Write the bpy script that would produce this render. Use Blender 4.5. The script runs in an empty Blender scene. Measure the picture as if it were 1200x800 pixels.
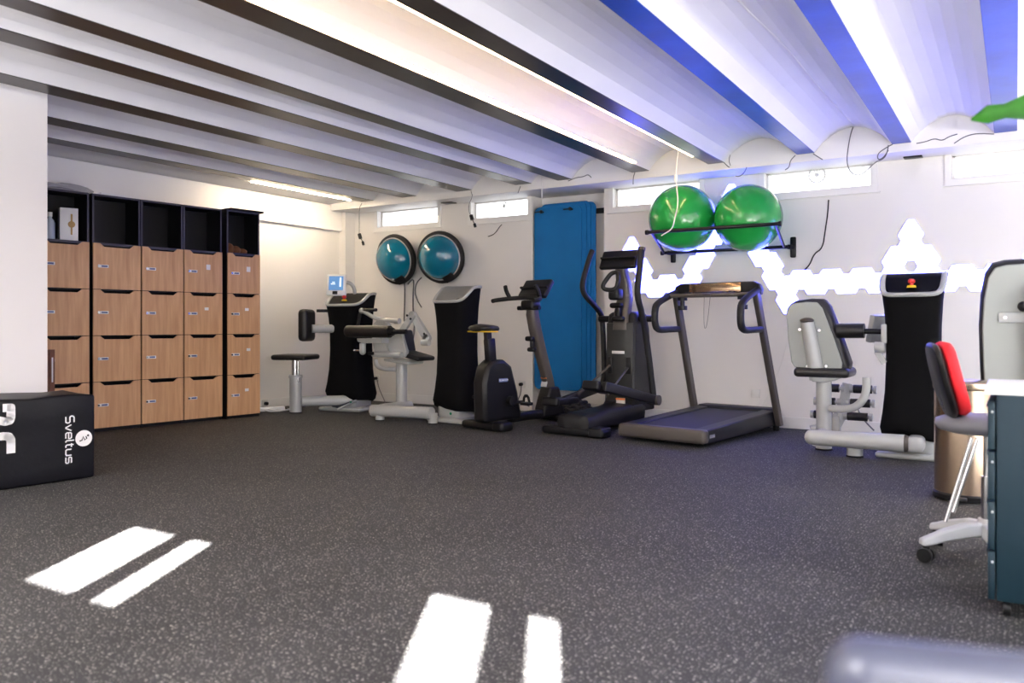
import bpy, bmesh, math, random
from mathutils import Vector, Matrix
random.seed(4)
PI = math.pi
C = bpy.context.scene.collection
R = math.radians
# ---------------------------------------------------------------- measuring helpers (photo taken as 1200x800)
FPX, CXP, HYP = 942.0, 600.0, 380.5
YAW = R(32.06)
SN, CS = math.sin(YAW), math.cos(YAW)
def ray(px, py): return Vector((-FPX*SN+(px-CXP)*CS, FPX*CS+(px-CXP)*SN, HYP-py))
def at(px, py, Y):            # a sight line met with the plane at distance Y
    d = ray(px, py); return Vector((0, 0, 1)) + d*(Y/d.y)
def atx(px, py, X):
    d = ray(px, py); return Vector((0, 0, 1)) + d*(X/d.x)
def atz(px, py, z=0.0):
    d = ray(px, py); return Vector((0, 0, 1)) + d*((z-1)/d.z)
# ---------------------------------------------------------------- materials
MATS = {}
def mat(name, col, rough=0.5, metal=0.0, spec=0.5, coat=0.0, emit=None, es=0.0, bump=None, var=None, trans=0.0):
    m = bpy.data.materials.new(name); m.use_nodes = True
    nt = m.node_tree; b = nt.nodes['Principled BSDF']
    b.inputs['Base Color'].default_value = (*col, 1)
    b.inputs['Roughness'].default_value = rough
    b.inputs['Metallic'].default_value = metal
    b.inputs['Specular IOR Level'].default_value = spec
    b.inputs['Coat Weight'].default_value = coat
    b.inputs['Transmission Weight'].default_value = trans
    if emit:
        b.inputs['Emission Color'].default_value = (*emit, 1); b.inputs['Emission Strength'].default_value = es
    if bump or var:
        tc = nt.nodes.new('ShaderNodeTexCoord')
        if bump:
            n = nt.nodes.new('ShaderNodeTexNoise'); n.inputs['Scale'].default_value = bump[0]; n.inputs['Detail'].default_value = 4
            nt.links.new(tc.outputs['Object'], n.inputs['Vector'])
            bp = nt.nodes.new('ShaderNodeBump'); bp.inputs['Strength'].default_value = bump[1]; bp.inputs['Distance'].default_value = 0.01
            nt.links.new(n.outputs['Fac'], bp.inputs['Height']); nt.links.new(bp.outputs['Normal'], b.inputs['Normal'])
        if var:
            n = nt.nodes.new('ShaderNodeTexNoise'); n.inputs['Scale'].default_value = var[0]; n.inputs['Detail'].default_value = 5
            nt.links.new(tc.outputs['Object'], n.inputs['Vector'])
            r = nt.nodes.new('ShaderNodeValToRGB')
            k = var[1]
            r.color_ramp.elements[0].position = .3; r.color_ramp.elements[1].position = .7
            r.color_ramp.elements[0].color = (*[c*(1-k) for c in col], 1); r.color_ramp.elements[1].color = (*[min(1, c*(1+k)) for c in col], 1)
            nt.links.new(n.outputs['Fac'], r.inputs['Fac']); nt.links.new(r.outputs['Color'], b.inputs['Base Color'])
    MATS[name] = m
    return m
M_wall = mat('wall_paint', (.80, .78, .765), .55, bump=(9, .06), var=(1.2, .02))
M_vault = mat('vault_paint', (.79, .78, .79), .5, bump=(6, .08), var=(2, .02))
M_beam = mat('beam_paint', (.022, .016, .013), .33, spec=.5, bump=(7, .12), var=(3, .35))
M_beam_bluelit = mat('beam_painted_blue_light', (.004, .05, .34), .36, spec=.5, bump=(7, .12), var=(3, .25))  # blue light of the wall panels, put into the beam colour
M_trim = mat('trim_white', (.82, .81, .80), .4)
M_lg = mat('light_grey_metal', (.42, .43, .42), .32, coat=.3)
M_mg = mat('warm_grey_metal', (.078, .067, .06), .4, metal=.2, spec=.35)
M_dg = mat('dark_grey_metal', (.010, .010, .011), .45, spec=.3)
M_bk = mat('black_plastic', (.005, .005, .006), .4, spec=.28)
M_bkr = mat('black_rubber', (.009, .009, .010), .6, spec=.3)
M_fab = mat('black_fabric', (.003, .003, .0035), .9, spec=.12, bump=(300, .15))
M_pad = mat('black_vinyl', (.010, .0095, .010), .42, spec=.4)
M_shell = mat('grey_shell', (.27, .285, .27), .4)
M_chrome = mat('chrome', (.75, .75, .75), .15, metal=1)
M_steel = mat('brushed_steel', (.62, .47, .34), .24, metal=1, bump=(40, .03))  # warm brown reflections on the bin are put into this base colour
M_mat = mat('blue_foam', (.0, .115, .33), .65, spec=.3, bump=(60, .06), var=(4, .06))
M_teal = mat('teal_rubber', (.0, .135, .225), .14, coat=.5)
M_green = mat('green_rubber', (.012, .27, .045), .22, coat=.4)
M_screen_off = mat('screen_glass', (.006, .006, .007), .12, spec=.6)
M_lamg = mat('black_laminate', (.004, .004, .006), .5, spec=.25)
M_edge = mat('laminate_edge', (.025, .025, .05), .4)
M_cab = mat('teal_cabinet', (.003, .015, .024), .5, spec=.25)
M_white = mat('white_plastic', (.82, .82, .82), .35)
M_red = mat('red_cloth', (.75, .012, .02), .75, bump=(200, .1))
M_redp = mat('red_plastic', (.6, .01, .01), .3)
M_yel = mat('yellow_plastic', (.75, .5, .01), .4)
M_seatg = mat('grey_vinyl', (.16, .16, .18), .45)
M_gold = mat('gold_print', (.45, .28, .1), .5)
M_brown = mat('brown_cloth', (.16, .06, .025), .8, bump=(30, .5))
M_leaf = mat('leaf_green', (.06, .26, .03), .35, var=(8, .25))
M_orange = mat('orange_print', (.8, .22, .05), .5)
M_lab = mat('label_blue', (.12, .16, .32), .4)
M_vent = mat('vent_grey', (.62, .62, .62), .5)
M_sock = mat('socket_white', (.7, .7, .68), .4)
M_cable = mat('cable_grey', (.12, .12, .13), .5)
M_cablew = mat('cable_white', (.75, .74, .72), .5)
M_clear = mat('clear_plastic', (.75, .75, .8), .15, trans=.6)
M_gdot = mat('green_mark', (.0, .25, .12), .5)
M_led = mat('warm_led', (1, .9, .75), .5, emit=(1.0, .68, .36), es=26)
M_led2 = mat('warm_led_soft', (1, .9, .75), .5, emit=(1.0, .80, .54), es=110)
M_fill = mat('fill_lamp_glow', (1, 1, 1), .5, emit=(1.0, .97, .93), es=6)  # glow of the added fill lamps
M_panel = mat('panel_led', (.8, .85, 1), .5, emit=(.084, .10, 1.0), es=15)
M_lcd = mat('lcd_blue', (.05, .1, .2), .3, emit=(.16, .42, .85), es=.42)
M_lcdw = mat('lcd_white', (.5, .6, .7), .3, emit=(.8, .9, 1), es=.8)

def wood():
    m = bpy.data.materials.new('beech_wood'); m.use_nodes = True
    nt = m.node_tree; b = nt.nodes['Principled BSDF']
    tc = nt.nodes.new('ShaderNodeTexCoord'); mp = nt.nodes.new('ShaderNodeMapping'); mp.inputs['Scale'].default_value = (14, 14, 1.0)
    n = nt.nodes.new('ShaderNodeTexNoise'); n.inputs['Scale'].default_value = 2.2; n.inputs['Detail'].default_value = 6; n.inputs['Roughness'].default_value = .6
    r = nt.nodes.new('ShaderNodeValToRGB'); r.color_ramp.elements[0].position = .25; r.color_ramp.elements[1].position = .75
    r.color_ramp.elements[0].color = (.50, .265, .125, 1); r.color_ramp.elements[1].color = (.70, .42, .225, 1)
    nt.links.new(tc.outputs['Object'], mp.inputs['Vector']); nt.links.new(mp.outputs['Vector'], n.inputs['Vector'])
    nt.links.new(n.outputs['Fac'], r.inputs['Fac']); nt.links.new(r.outputs['Color'], b.inputs['Base Color'])
    b.inputs['Roughness'].default_value = .42
    return m
M_wood = wood()
M_wood2 = mat('dark_plank', (.17, .065, .035), .5, var=(12, .3))

def floor_mat():
    m = bpy.data.materials.new('speckled_rubber'); m.use_nodes = True
    nt = m.node_tree; b = nt.nodes['Principled BSDF']; L = nt.links
    tc = nt.nodes.new('ShaderNodeTexCoord')
    cols = []
    for sc, th, off in ((62, .20, 0), (95, .17, 3.3)):
        mp = nt.nodes.new('ShaderNodeMapping'); mp.inputs['Location'].default_value = (off, off, 0)
        v = nt.nodes.new('ShaderNodeTexVoronoi'); v.voronoi_dimensions = '2D'; v.inputs['Scale'].default_value = sc
        L.new(tc.outputs['Object'], mp.inputs['Vector']); L.new(mp.outputs['Vector'], v.inputs['Vector'])
        sep = nt.nodes.new('ShaderNodeSeparateColor'); L.new(v.outputs['Color'], sep.inputs['Color'])
        mul = nt.nodes.new('ShaderNodeMath'); mul.operation = 'MULTIPLY'; mul.inputs[1].default_value = th*1.35
        L.new(sep.outputs['Red'], mul.inputs[0])
        ad = nt.nodes.new('ShaderNodeMath'); ad.operation = 'LESS_THAN'
        L.new(v.outputs['Distance'], ad.inputs[0]); L.new(mul.outputs[0], ad.inputs[1])
        m2 = nt.nodes.new('ShaderNodeMath'); m2.operation = 'MULTIPLY'; L.new(ad.outputs[0], m2.inputs[0]); L.new(sep.outputs['Green'], m2.inputs[1])
        cols.append(m2)
    mx = nt.nodes.new('ShaderNodeMath'); mx.operation = 'MAXIMUM'; L.new(cols[0].outputs[0], mx.inputs[0]); L.new(cols[1].outputs[0], mx.inputs[1])
    n = nt.nodes.new('ShaderNodeTexNoise'); n.inputs['Scale'].default_value = 1.3; n.inputs['Detail'].default_value = 6
    L.new(tc.outputs['Object'], n.inputs['Vector'])
    r = nt.nodes.new('ShaderNodeValToRGB'); r.color_ramp.elements[0].position = .3; r.color_ramp.elements[1].position = .72
    r.color_ramp.elements[0].color = (.0155, .0155, .0175, 1); r.color_ramp.elements[1].color = (.028, .0275, .030, 1)
    L.new(n.outputs['Fac'], r.inputs['Fac'])
    mix = nt.nodes.new('ShaderNodeMix'); mix.data_type = 'RGBA'
    L.new(mx.outputs[0], mix.inputs['Factor']); L.new(r.outputs['Color'], mix.inputs['A']); mix.inputs['B'].default_value = (.34, .33, .30, 1)
    L.new(mix.outputs['Result'], b.inputs['Base Color'])
    n2 = nt.nodes.new('ShaderNodeTexNoise'); n2.inputs['Scale'].default_value = 260; L.new(tc.outputs['Object'], n2.inputs['Vector'])
    bp = nt.nodes.new('ShaderNodeBump'); bp.inputs['Strength'].default_value = .25; bp.inputs['Distance'].default_value = .002
    L.new(n2.outputs['Fac'], bp.inputs['Height']); L.new(bp.outputs['Normal'], b.inputs['Normal'])
    b.inputs['Roughness'].default_value = .72
    b.inputs['Specular IOR Level'].default_value = .3
    return m
M_floor = floor_mat()

def glass_mat():
    m = bpy.data.materials.new('window_glass'); m.use_nodes = True
    nt = m.node_tree; nt.nodes.clear()
    o = nt.nodes.new('ShaderNodeOutputMaterial'); t = nt.nodes.new('ShaderNodeBsdfTransparent'); g = nt.nodes.new('ShaderNodeBsdfGlossy')
    g.inputs['Roughness'].default_value = .05; mx = nt.nodes.new('ShaderNodeMixShader'); mx.inputs['Fac'].default_value = .06
    nt.links.new(t.outputs[0], mx.inputs[1]); nt.links.new(g.outputs[0], mx.inputs[2]); nt.links.new(mx.outputs[0], o.inputs['Surface'])
    return m
M_glass = glass_mat()
# ---------------------------------------------------------------- mesh builder
class MB:
    def __init__(s): s.bm = bmesh.new()
    def box(s, c, size, rz=0.0, M=None):
        g = bmesh.ops.create_cube(s.bm, size=1)
        T = Matrix.Translation(Vector(c)) @ (M if M is not None else Matrix.Rotation(rz, 4, 'Z')) @ Matrix.Diagonal((*size, 1))
        bmesh.ops.transform(s.bm, matrix=T, verts=g['verts']); return s
    def rbox(s, c, size, r=.01, seg=2, rz=0.0, M=None):
        b2 = bmesh.new(); g = bmesh.ops.create_cube(b2, size=1)
        bmesh.ops.transform(b2, matrix=Matrix.Diagonal((*size, 1)), verts=g['verts'])
        r = min(r, min(size)*.49)
        bmesh.ops.bevel(b2, geom=list(b2.edges), offset=r, segments=seg, affect='EDGES', profile=.5)
        T = Matrix.Translation(Vector(c)) @ (M if M is not None else Matrix.Rotation(rz, 4, 'Z'))
        bmesh.ops.transform(b2, matrix=T, verts=b2.verts); s.join(b2); return s
    def join(s, b2):
        me = bpy.data.meshes.new('t'); b2.to_mesh(me); b2.free(); s.bm.from_mesh(me); bpy.data.meshes.remove(me)
    def cone(s, p0, p1, r0, r1=None, seg=20):
        p0, p1 = Vector(p0), Vector(p1); r1 = r0 if r1 is None else r1
        d = p1-p0; q = d.to_track_quat('Z', 'Y').to_matrix().to_4x4()
        g = bmesh.ops.create_cone(s.bm, cap_ends=True, segments=seg, radius1=max(r0, 1e-5), radius2=max(r1, 1e-5), depth=d.length)
        bmesh.ops.transform(s.bm, matrix=Matrix.Translation((p0+p1)/2) @ q, verts=g['verts']); return s
    def sph(s, c, r, sc=(1, 1, 1), u=24, v=16, M=None):
        g = bmesh.ops.create_uvsphere(s.bm, u_segments=u, v_segments=v, radius=r)
        T = Matrix.Translation(Vector(c)) @ (M if M is not None else Matrix.Identity(4)) @ Matrix.Diagonal((*sc, 1))
        bmesh.ops.transform(s.bm, matrix=T, verts=g['verts']); return s
    def tube(s, pts, r, seg=10, closed=False, smooth=0, flat=1.0, up=None):
        pts = [Vector(p) for p in pts]
        for _ in range(smooth):
            new = []
            n = len(pts)
            rng = range(n if closed else n-1)
            if not closed: new.append(pts[0])
            for i in rng:
                a, b = pts[i], pts[(i+1) % n]
                new += [a*.75+b*.25, a*.25+b*.75]
            if not closed: new.append(pts[-1])
            pts = new
        n = len(pts); rings = []
        rr = r if isinstance(r, (list, tuple)) else None
        prev = None
        for i, p in enumerate(pts):
            if closed: t = (pts[(i+1) % n]-pts[i-1])
            else: t = pts[min(i+1, n-1)]-pts[max(i-1, 0)]
            t.normalize()
            if up is not None: a = Vector(up)
            else: a = prev if prev is not None else (Vector((0, 0, 1)) if abs(t.z) < .9 else Vector((1, 0, 0)))
            u = (a-t*a.dot(t)).normalized(); prev = u
            w = t.cross(u)
            ri = (rr[0]+(rr[1]-rr[0])*i/(n-1)) if rr else r
            rings.append([s.bm.verts.new(p+u*math.cos(2*PI*k/seg)*ri*flat+w*math.sin(2*PI*k/seg)*ri) for k in range(seg)])
        for i in range(n if closed else n-1):
            A, B = rings[i], rings[(i+1) % n]
            for k in range(seg): s.bm.faces.new((A[k], A[(k+1) % seg], B[(k+1) % seg], B[k]))
        if not closed:
            s.bm.faces.new(rings[0][::-1]); s.bm.faces.new(rings[-1])
        return s
    def prism(s, poly, off):       # poly: 3D points (planar), off: thickness vector
        off = Vector(off)
        a = [s.bm.verts.new(Vector(p)) for p in poly]; b = [s.bm.verts.new(Vector(p)+off) for p in poly]
        s.bm.faces.new(a); s.bm.faces.new(b[::-1]); n = len(a)
        for i in range(n): s.bm.faces.new((a[i], b[i], b[(i+1) % n], a[(i+1) % n]))
        return s
    def loft(s, rings, cap=True):
        V = [[s.bm.verts.new(Vector(p)) for p in r] for r in rings]; n = len(V[0])
        for A, B in zip(V, V[1:]):
            for k in range(n): s.bm.faces.new((A[k], A[(k+1) % n], B[(k+1) % n], B[k]))
        if cap: s.bm.faces.new(V[0][::-1]); s.bm.faces.new(V[-1])
        return s
    def lathe(s, prof, c=(0, 0, 0), seg=32, M=None):
        rings = []
        for r, z in prof: rings.append([Vector((r*math.cos(2*PI*k/seg), r*math.sin(2*PI*k/seg), z)) for k in range(seg)])
        T = Matrix.Translation(Vector(c)) @ (M if M is not None else Matrix.Identity(4))
        s.loft([[T @ p for p in r] for r in rings]); return s
def obj(name, mb, m, parent=None, world=True, smooth=True, bevel=0.0, sub=0, angle=40):
    bm = mb.bm
    bmesh.ops.recalc_face_normals(bm, faces=bm.faces)
    root = parent
    while root is not None and root.parent is not None: root = root.parent
    if root is not None and world:
        Mi = (Matrix.Translation(root.location) @ Matrix.Rotation(root.rotation_euler.z, 4, 'Z')).inverted()
        bmesh.ops.transform(bm, matrix=Mi, verts=bm.verts)
    if root is None:       # one-mesh thing: origin at the base
        lo = Vector((min(v.co.x for v in bm.verts), min(v.co.y for v in bm.verts), min(v.co.z for v in bm.verts)))
        hi = Vector((max(v.co.x for v in bm.verts), max(v.co.y for v in bm.verts), 0))
        loc = Vector(((lo.x+hi.x)/2, (lo.y+hi.y)/2, lo.z))
        bmesh.ops.translate(bm, vec=-loc, verts=bm.verts)
    me = bpy.data.meshes.new(name); bm.to_mesh(me); bm.free()
    me.materials.append(m)
    o = bpy.data.objects.new(name, me); C.objects.link(o)
    if root is None: o.location = loc
    if parent: o.parent = parent
    if smooth:
        for p in me.polygons: p.use_smooth = True
        try: me.set_sharp_from_angle(angle=R(angle))
        except Exception: pass
    if bevel:
        b = o.modifiers.new('b', 'BEVEL'); b.width = bevel; b.segments = 2; b.limit_method = 'ANGLE'; b.angle_limit = R(40)
    if sub:
        b = o.modifiers.new('s', 'SUBSURF'); b.levels = sub; b.render_levels = sub
    return o
def tag(o, label, cat=None, group=None, kind=None):
    if label: o['label'] = label
    if cat: o['category'] = cat
    if group: o['group'] = group
    if kind: o['kind'] = kind
    return o
def thing(name, loc, label, cat, rz=0.0, group=None):
    o = bpy.data.objects.new(name, None); C.objects.link(o); o.location = Vector(loc); o.rotation_euler = (0, 0, rz); o.empty_display_size = .1
    return tag(o, label, cat, group)
def struct(name, mb, m, **k):
    o = obj(name, mb, m, **k); o['kind'] = 'structure'; return o
def W(root, x, y, z): # local -> world of a root
    return Matrix.Translation(root.location) @ Matrix.Rotation(root.rotation_euler.z, 4, 'Z') @ Vector((x, y, z))
def copy_tree(o, parent=None):
    c = o.copy(); C.objects.link(c)
    if parent: c.parent = parent
    for ch in [q for q in bpy.data.objects if q.parent == o]: copy_tree(ch, c)
    return c
# ---------------------------------------------------------------- room
XL, XR, YB, YF, ZT = -7.62, 3.6, 8.02, -2.3, 3.15
YBOND, ZB = 7.64, 2.56
struct('floor', MB().box(((XL+XR)/2, (YF+8.5)/2, -.05), (XR-XL+.6, 8.5-YF+.4, .1)), M_floor, smooth=False)
beams = [(-7.036, -6.835), (-6.378, -6.152), (-5.552, -5.333), (-4.735, -4.53), (-4.20, -4.03), (-3.335, -3.145), (-2.535, -2.375), (-1.70, -1.545), (-.905, -.755), (-.147, .012), (.65, .80), (1.45, 1.6), (2.25, 2.4), (3.05, 3.2)]
# vaulted ceiling: shallow faceted barrel vaults springing from the beams
def vault(x0, x1, rise, n=9):
    pts = []
    for i in range(n+1):
        t = i/n; x = x0+(x1-x0)*t
        pts.append((x, ZB+.004+rise*math.sin(PI*t)**.8 if 0 < t < 1 else ZB+.004))
    return pts
edges = [(XL-.1, -7.036)] + [(beams[i][1], beams[i+1][0]) for i in range(len(beams)-1)] + [(3.2, XR+.1)]
mb = MB()
for x0, x1 in edges:
    rise = .19*min(1, (x1-x0)/.62) if x1-x0 > .3 else .08
    if x0 < XL or x1 > XR: rise = .02
    p = vault(x0, x1, rise)
    poly = [Vector((x, YF-.1, z)) for x, z in p] + [Vector((x1, YF-.1, ZT)), Vector((x0, YF-.1, ZT))]
    mb.prism(poly, (0, YBOND+.1-(YF-.1), 0))
ceil = struct('ceiling', mb, M_vault, smooth=False)
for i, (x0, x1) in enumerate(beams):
    b = obj('ceiling_beam', MB().box(((x0+x1)/2, (YF+YBOND)/2, ZB+.045), (x1-x0, YBOND-YF+.0, .09)), M_beam_bluelit if i >= 7 else M_beam, smooth=False, bevel=.004)  # right-hand beams get the painted-in blue light
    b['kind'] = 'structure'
# bond beam above the high windows
struct('trim_1', MB().box(((XL+XR)/2, (YBOND+8.6)/2, (2.49+ZT)/2), (XR-XL+.2, 8.6-YBOND, ZT-2.49)), M_wall, smooth=False)
# back wall with window openings and the mat niche
wins = [(-7.10, -6.11), (-5.60, -4.80), (-3.716, -2.748), (-2.091, -1.117), (-.476, .55), (1.2, 2.2), (2.5, 3.4)]
ZW0, ZW1 = 2.275, 2.49
NX0, NX1 = -4.74, -3.83
mb = MB()
def wbox(x0, x1, z0, z1, y0=YB, y1=8.4): mb.box(((x0+x1)/2, (y0+y1)/2, (z0+z1)/2), (x1-x0, y1-y0, z1-z0))
wbox(XL-.2, NX0, 0, ZW0); wbox(NX1, XR+.2, 0, ZW0); wbox(NX0-.0, NX1+.0, 0, 2.49, 8.24, 8.4)
xs = [XL-.2] + [v for w in wins for v in w] + [XR+.2]
for a, b in zip(xs[0::2], xs[1::2]):
    if a < NX0 < b: wbox(a, NX0, ZW0, ZW1); wbox(NX1, b, ZW0, ZW1)
    else: wbox(a, b, ZW0, ZW1)
struct('wall_back', mb, M_wall, smooth=False)
for i, (a, b) in enumerate(wins):
    f = MB()
    bw = .05
    for (x0, x1, z0, z1) in ((a-bw, b+bw, ZW0-bw, ZW0), (a-bw, a, ZW0, ZW1), (b, b+bw, ZW0, ZW1)):
        if i == 1 and x0 >= b: x1 = b+.05
        f.box(((x0+x1)/2, YB-.008, (z0+z1)/2), (x1-x0, .016, z1-z0))
    f.box(((a+b)/2, YB-.012, ZW0-bw-.006), (b-a+2*bw+(.04 if i != 1 else 0), .024, .012))
    w = struct('window_%d' % (i+1), f, M_trim, smooth=False)
    obj('pane', MB().box(((a+b)/2, 8.10, (ZW0+ZW1)/2), (b-a, .006, ZW1-ZW0)), M_glass, w, smooth=False)
    g = MB()
    for z in (ZW0+.012, ZW1-.006): g.box(((a+b)/2, 8.10, z), (b-a, .03, .02))
    for x in (a+.012, b-.012): g.box((x, 8.10, (ZW0+ZW1)/2), (.022, .03, ZW1-ZW0))
    obj('window_frame', g, M_trim, w, smooth=False)
# corner pier and left wall with its bulkhead
struct('wall_left', MB().box((XL-.1, 4.3, 1.6), (.2, 8.6, 3.2)).box((XL+.02, 5.4, 2.40), (.05, 5.3, .32)).box((XL+.05, 7.94, 1.25), (.12, .2, 2.5)), M_wall, smooth=False)
# the wall block near the box
struct('wall_left_front', MB().box((-6.72, .365, 1.6), (2.0, 5.33, 3.2)), M_wall, smooth=False)
GY0, GY1, GZ0, GZ1 = -1.6, 3.6, .55, 2.2  # right-wall glazing outside the view, added to brighten the room
m = MB()
for (ya, yb_, za, zb_) in ((-2.6, GY0, 0, 3.2), (GY1, 8.6, 0, 3.2), (GY0, GY1, 0, GZ0), (GY0, GY1, GZ1, 3.2)): m.box((XR+.03, (ya+yb_)/2, (za+zb_)/2), (.06, yb_-ya, zb_-za))
struct('wall_right', m, M_wall, smooth=False)
w = struct('window_8', MB().box((XR-.02, (GY0+GY1)/2, GZ0-.02), (.12, GY1-GY0, .04)), M_trim, smooth=False)
obj('pane', MB().box((XR+.03, (GY0+GY1)/2, (GZ0+GZ1)/2), (.006, GY1-GY0, GZ1-GZ0)), M_glass, w, smooth=False)
for k in range(6):
    y_ = GY0+.03+(GY1-GY0-.06)*k/5; obj('mullion', MB().box((XR+.03, y_, (GZ0+GZ1)/2), (.05, .06, GZ1-GZ0)), M_trim, w, smooth=False)
DX0, DX1, DZ = 1.5, 3.2, 2.1  # unseen glazed door behind the camera, added for more fill daylight
# wall behind the camera, with two high casements that let the low sun in
ops = [(-1.05, -.705), (-.60, -.435), (.815, 1.095), (1.235, 1.37)]
zz = (2.145, 2.555)
mb = MB()
def fbox(x0, x1, z0, z1): mb.box(((x0+x1)/2, YF-.03, (z0+z1)/2), (x1-x0, .06, z1-z0))
fbox(-5.8, DX0, 0, zz[0]); fbox(DX1, XR+.2, 0, zz[0]); fbox(DX0, DX1, DZ, zz[0])
w = struct('door_added', MB().box((DX0+.03, YF-.03, DZ/2), (.06, .07, DZ)).box((DX1-.03, YF-.03, DZ/2), (.06, .07, DZ)).box(((DX0+DX1)/2, YF-.03, DZ-.03), (DX1-DX0, .07, .06)).box(((DX0+DX1)/2, YF-.03, DZ/2), (.08, .07, DZ)), M_trim, smooth=False)
obj('pane', MB().box(((DX0+DX1)/2, YF-.03, DZ/2), (DX1-DX0, .006, DZ)), M_glass, w, smooth=False)
obj('door_handle', MB().cone(((DX0+DX1)/2+.1, YF+.05, .9), ((DX0+DX1)/2+.1, YF+.05, 1.3), .015), M_chrome, w)
fbox(-5.8, XR+.2, zz[1], 3.2)
xx = [-5.8] + [v for o_ in ops for v in o_] + [XR+.2]
for a, b in zip(xx[0::2], xx[1::2]): fbox(a, b, *zz)
struct('wall_front', mb, M_wall, smooth=False)
# baseboards
def bboard(name, p0, p1, n, h=.11, t=.014):
    p0, p1 = Vector((*p0, 0)), Vector((*p1, 0)); d = p1-p0; a = math.atan2(d.y, d.x)
    mid = (p0+p1)/2+Vector((*n, 0))*t/2
    struct(name, MB().box((mid.x, mid.y, h/2), (d.length, t, h), a), M_trim, smooth=False, bevel=.004)
bboard('baseboard_back', (XL, YB), (NX0, YB), (0, -1)); bboard('baseboard_niche', (NX0, 8.24), (NX1, 8.24), (0, -1)); bboard('baseboard_right', (NX1, YB), (XR, YB), (0, -1))
bboard('baseboard_left', (XL, 3.1), (XL, YB), (1, 0))
bboard('baseboard_left_front', (-5.72, YF), (-5.72, 3.0), (1, 0))
# ---------------------------------------------------------------- LED strips of the room, added unseen fill lamps, sun and sky
def led_strip(x, y0, y1, z, m, label, n=1, power=0, col=(1, .8, .55)):
    t = thing('led_strip', (x, (y0+y1)/2, z), label, 'ceiling light')
    obj('housing', MB().box((x, (y0+y1)/2, z+.012), (.03, y1-y0, .01)), M_white, t, smooth=False)
    obj('diffuser', MB().box((x, (y0+y1)/2, z), (.024, y1-y0-.02, .014)), m, t, smooth=False)
    return t
led_strip(-2.548, -1.9, 7.25, ZB+.012, M_led, 'long warm white LED strip running along one dark ceiling beam')
led_strip(-3.128, -1.9, 7.25, ZB+.012, M_led, 'second long warm LED strip, on the beam left of the brightest vault')
led_strip(-7.050, 5.9, 7.45, ZB-.0, M_led2, 'short warm LED strip beside the last beam, high in the left corner')
def fill_fixture(x, y, lx, ly, w_dn, w_up, lab, col=(1, .97, .94)):  # hanging lamp added outside the view as fill light
    t = thing('fill_lamp', (x, y, 1.92), lab, 'ceiling light')
    obj('lamp_body', MB().rbox((x, y, 1.95), (lx+.02, ly+.02, .05), .01), M_white, t)
    for k in (-1, 1): obj('suspension_cord', MB().cone((x, y+k*ly*.4, 1.97), (x, y+k*ly*.4, 2.70), .003), M_cable, t)
    obj('diffuser', MB().box((x, y, 1.92), (lx, ly, .01)), M_fill, t, smooth=False)
    for s, w in ((1, w_dn), (-1, w_up)):
        if not w: continue
        l = bpy.data.lights.new('fill_light', 'AREA'); l.shape = 'RECTANGLE'; l.size = lx; l.size_y = ly; l.energy = w; l.color = col
        o = bpy.data.objects.new('fill_light', l); C.objects.link(o); o.parent = t
        o.location = (0, 0, -.02 if s > 0 else .075)
        if s < 0: o.rotation_euler = (PI, 0, 0)
for x, y, lab in ((-4.2, -.9, 'added white fill lamp outside the view, behind the left wall block'), (-.63, -.80, 'added white fill lamp outside the view, behind the viewpoint'), (1.6, -.6, 'added white fill lamp outside the view, behind and right of the viewpoint'), (2.2, 2.2, 'added white fill lamp outside the view, to the right of the drawer unit'), (2.2, 5.2, 'added white fill lamp outside the view, right of the backrest machine')):
    fill_fixture(x, y, .22, 1.0 if -1 < x < 0 else 1.5, 55, 330 if x < -2 else 120, lab)
sun = bpy.data.lights.new('sun', 'SUN'); sun.energy = 330; sun.angle = R(.4); sun.color = (1, .97, .92)
so = bpy.data.objects.new('sun', sun); C.objects.link(so)
sd = Vector((-.566, 1.0, -.54)); so.rotation_euler = sd.to_track_quat('-Z', 'Y').to_euler(); so.location = (4, -6, 6)
w = bpy.data.worlds.new('World'); bpy.context.scene.world = w; w.use_nodes = True
bg = w.node_tree.nodes['Background']; bg.inputs['Color'].default_value = (.93, .96, 1, 1); bg.inputs['Strength'].default_value = 4.4
def portal(loc, sx, sy, rot):
    l = bpy.data.lights.new('window_portal', 'AREA'); l.shape = 'RECTANGLE'; l.size = sx; l.size_y = sy; l.cycles.is_portal = True
    o = bpy.data.objects.new('window_portal', l); C.objects.link(o); o.location = loc; o.rotation_euler = rot
portal((XR+.10, (GY0+GY1)/2, (GZ0+GZ1)/2), GZ1-GZ0, GY1-GY0, (0, PI/2, 0))
portal(((DX0+DX1)/2, YF-.12, DZ/2), DX1-DX0, DZ, (PI/2, 0, 0))
for a, b in wins:
    l = bpy.data.lights.new('window_portal', 'AREA'); l.shape = 'RECTANGLE'; l.size = b-a; l.size_y = ZW1-ZW0; l.cycles.is_portal = True
    o = bpy.data.objects.new('window_portal', l); C.objects.link(o); o.location = ((a+b)/2, 8.2, (ZW0+ZW1)/2); o.rotation_euler = (-PI/2, 0, 0)
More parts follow.
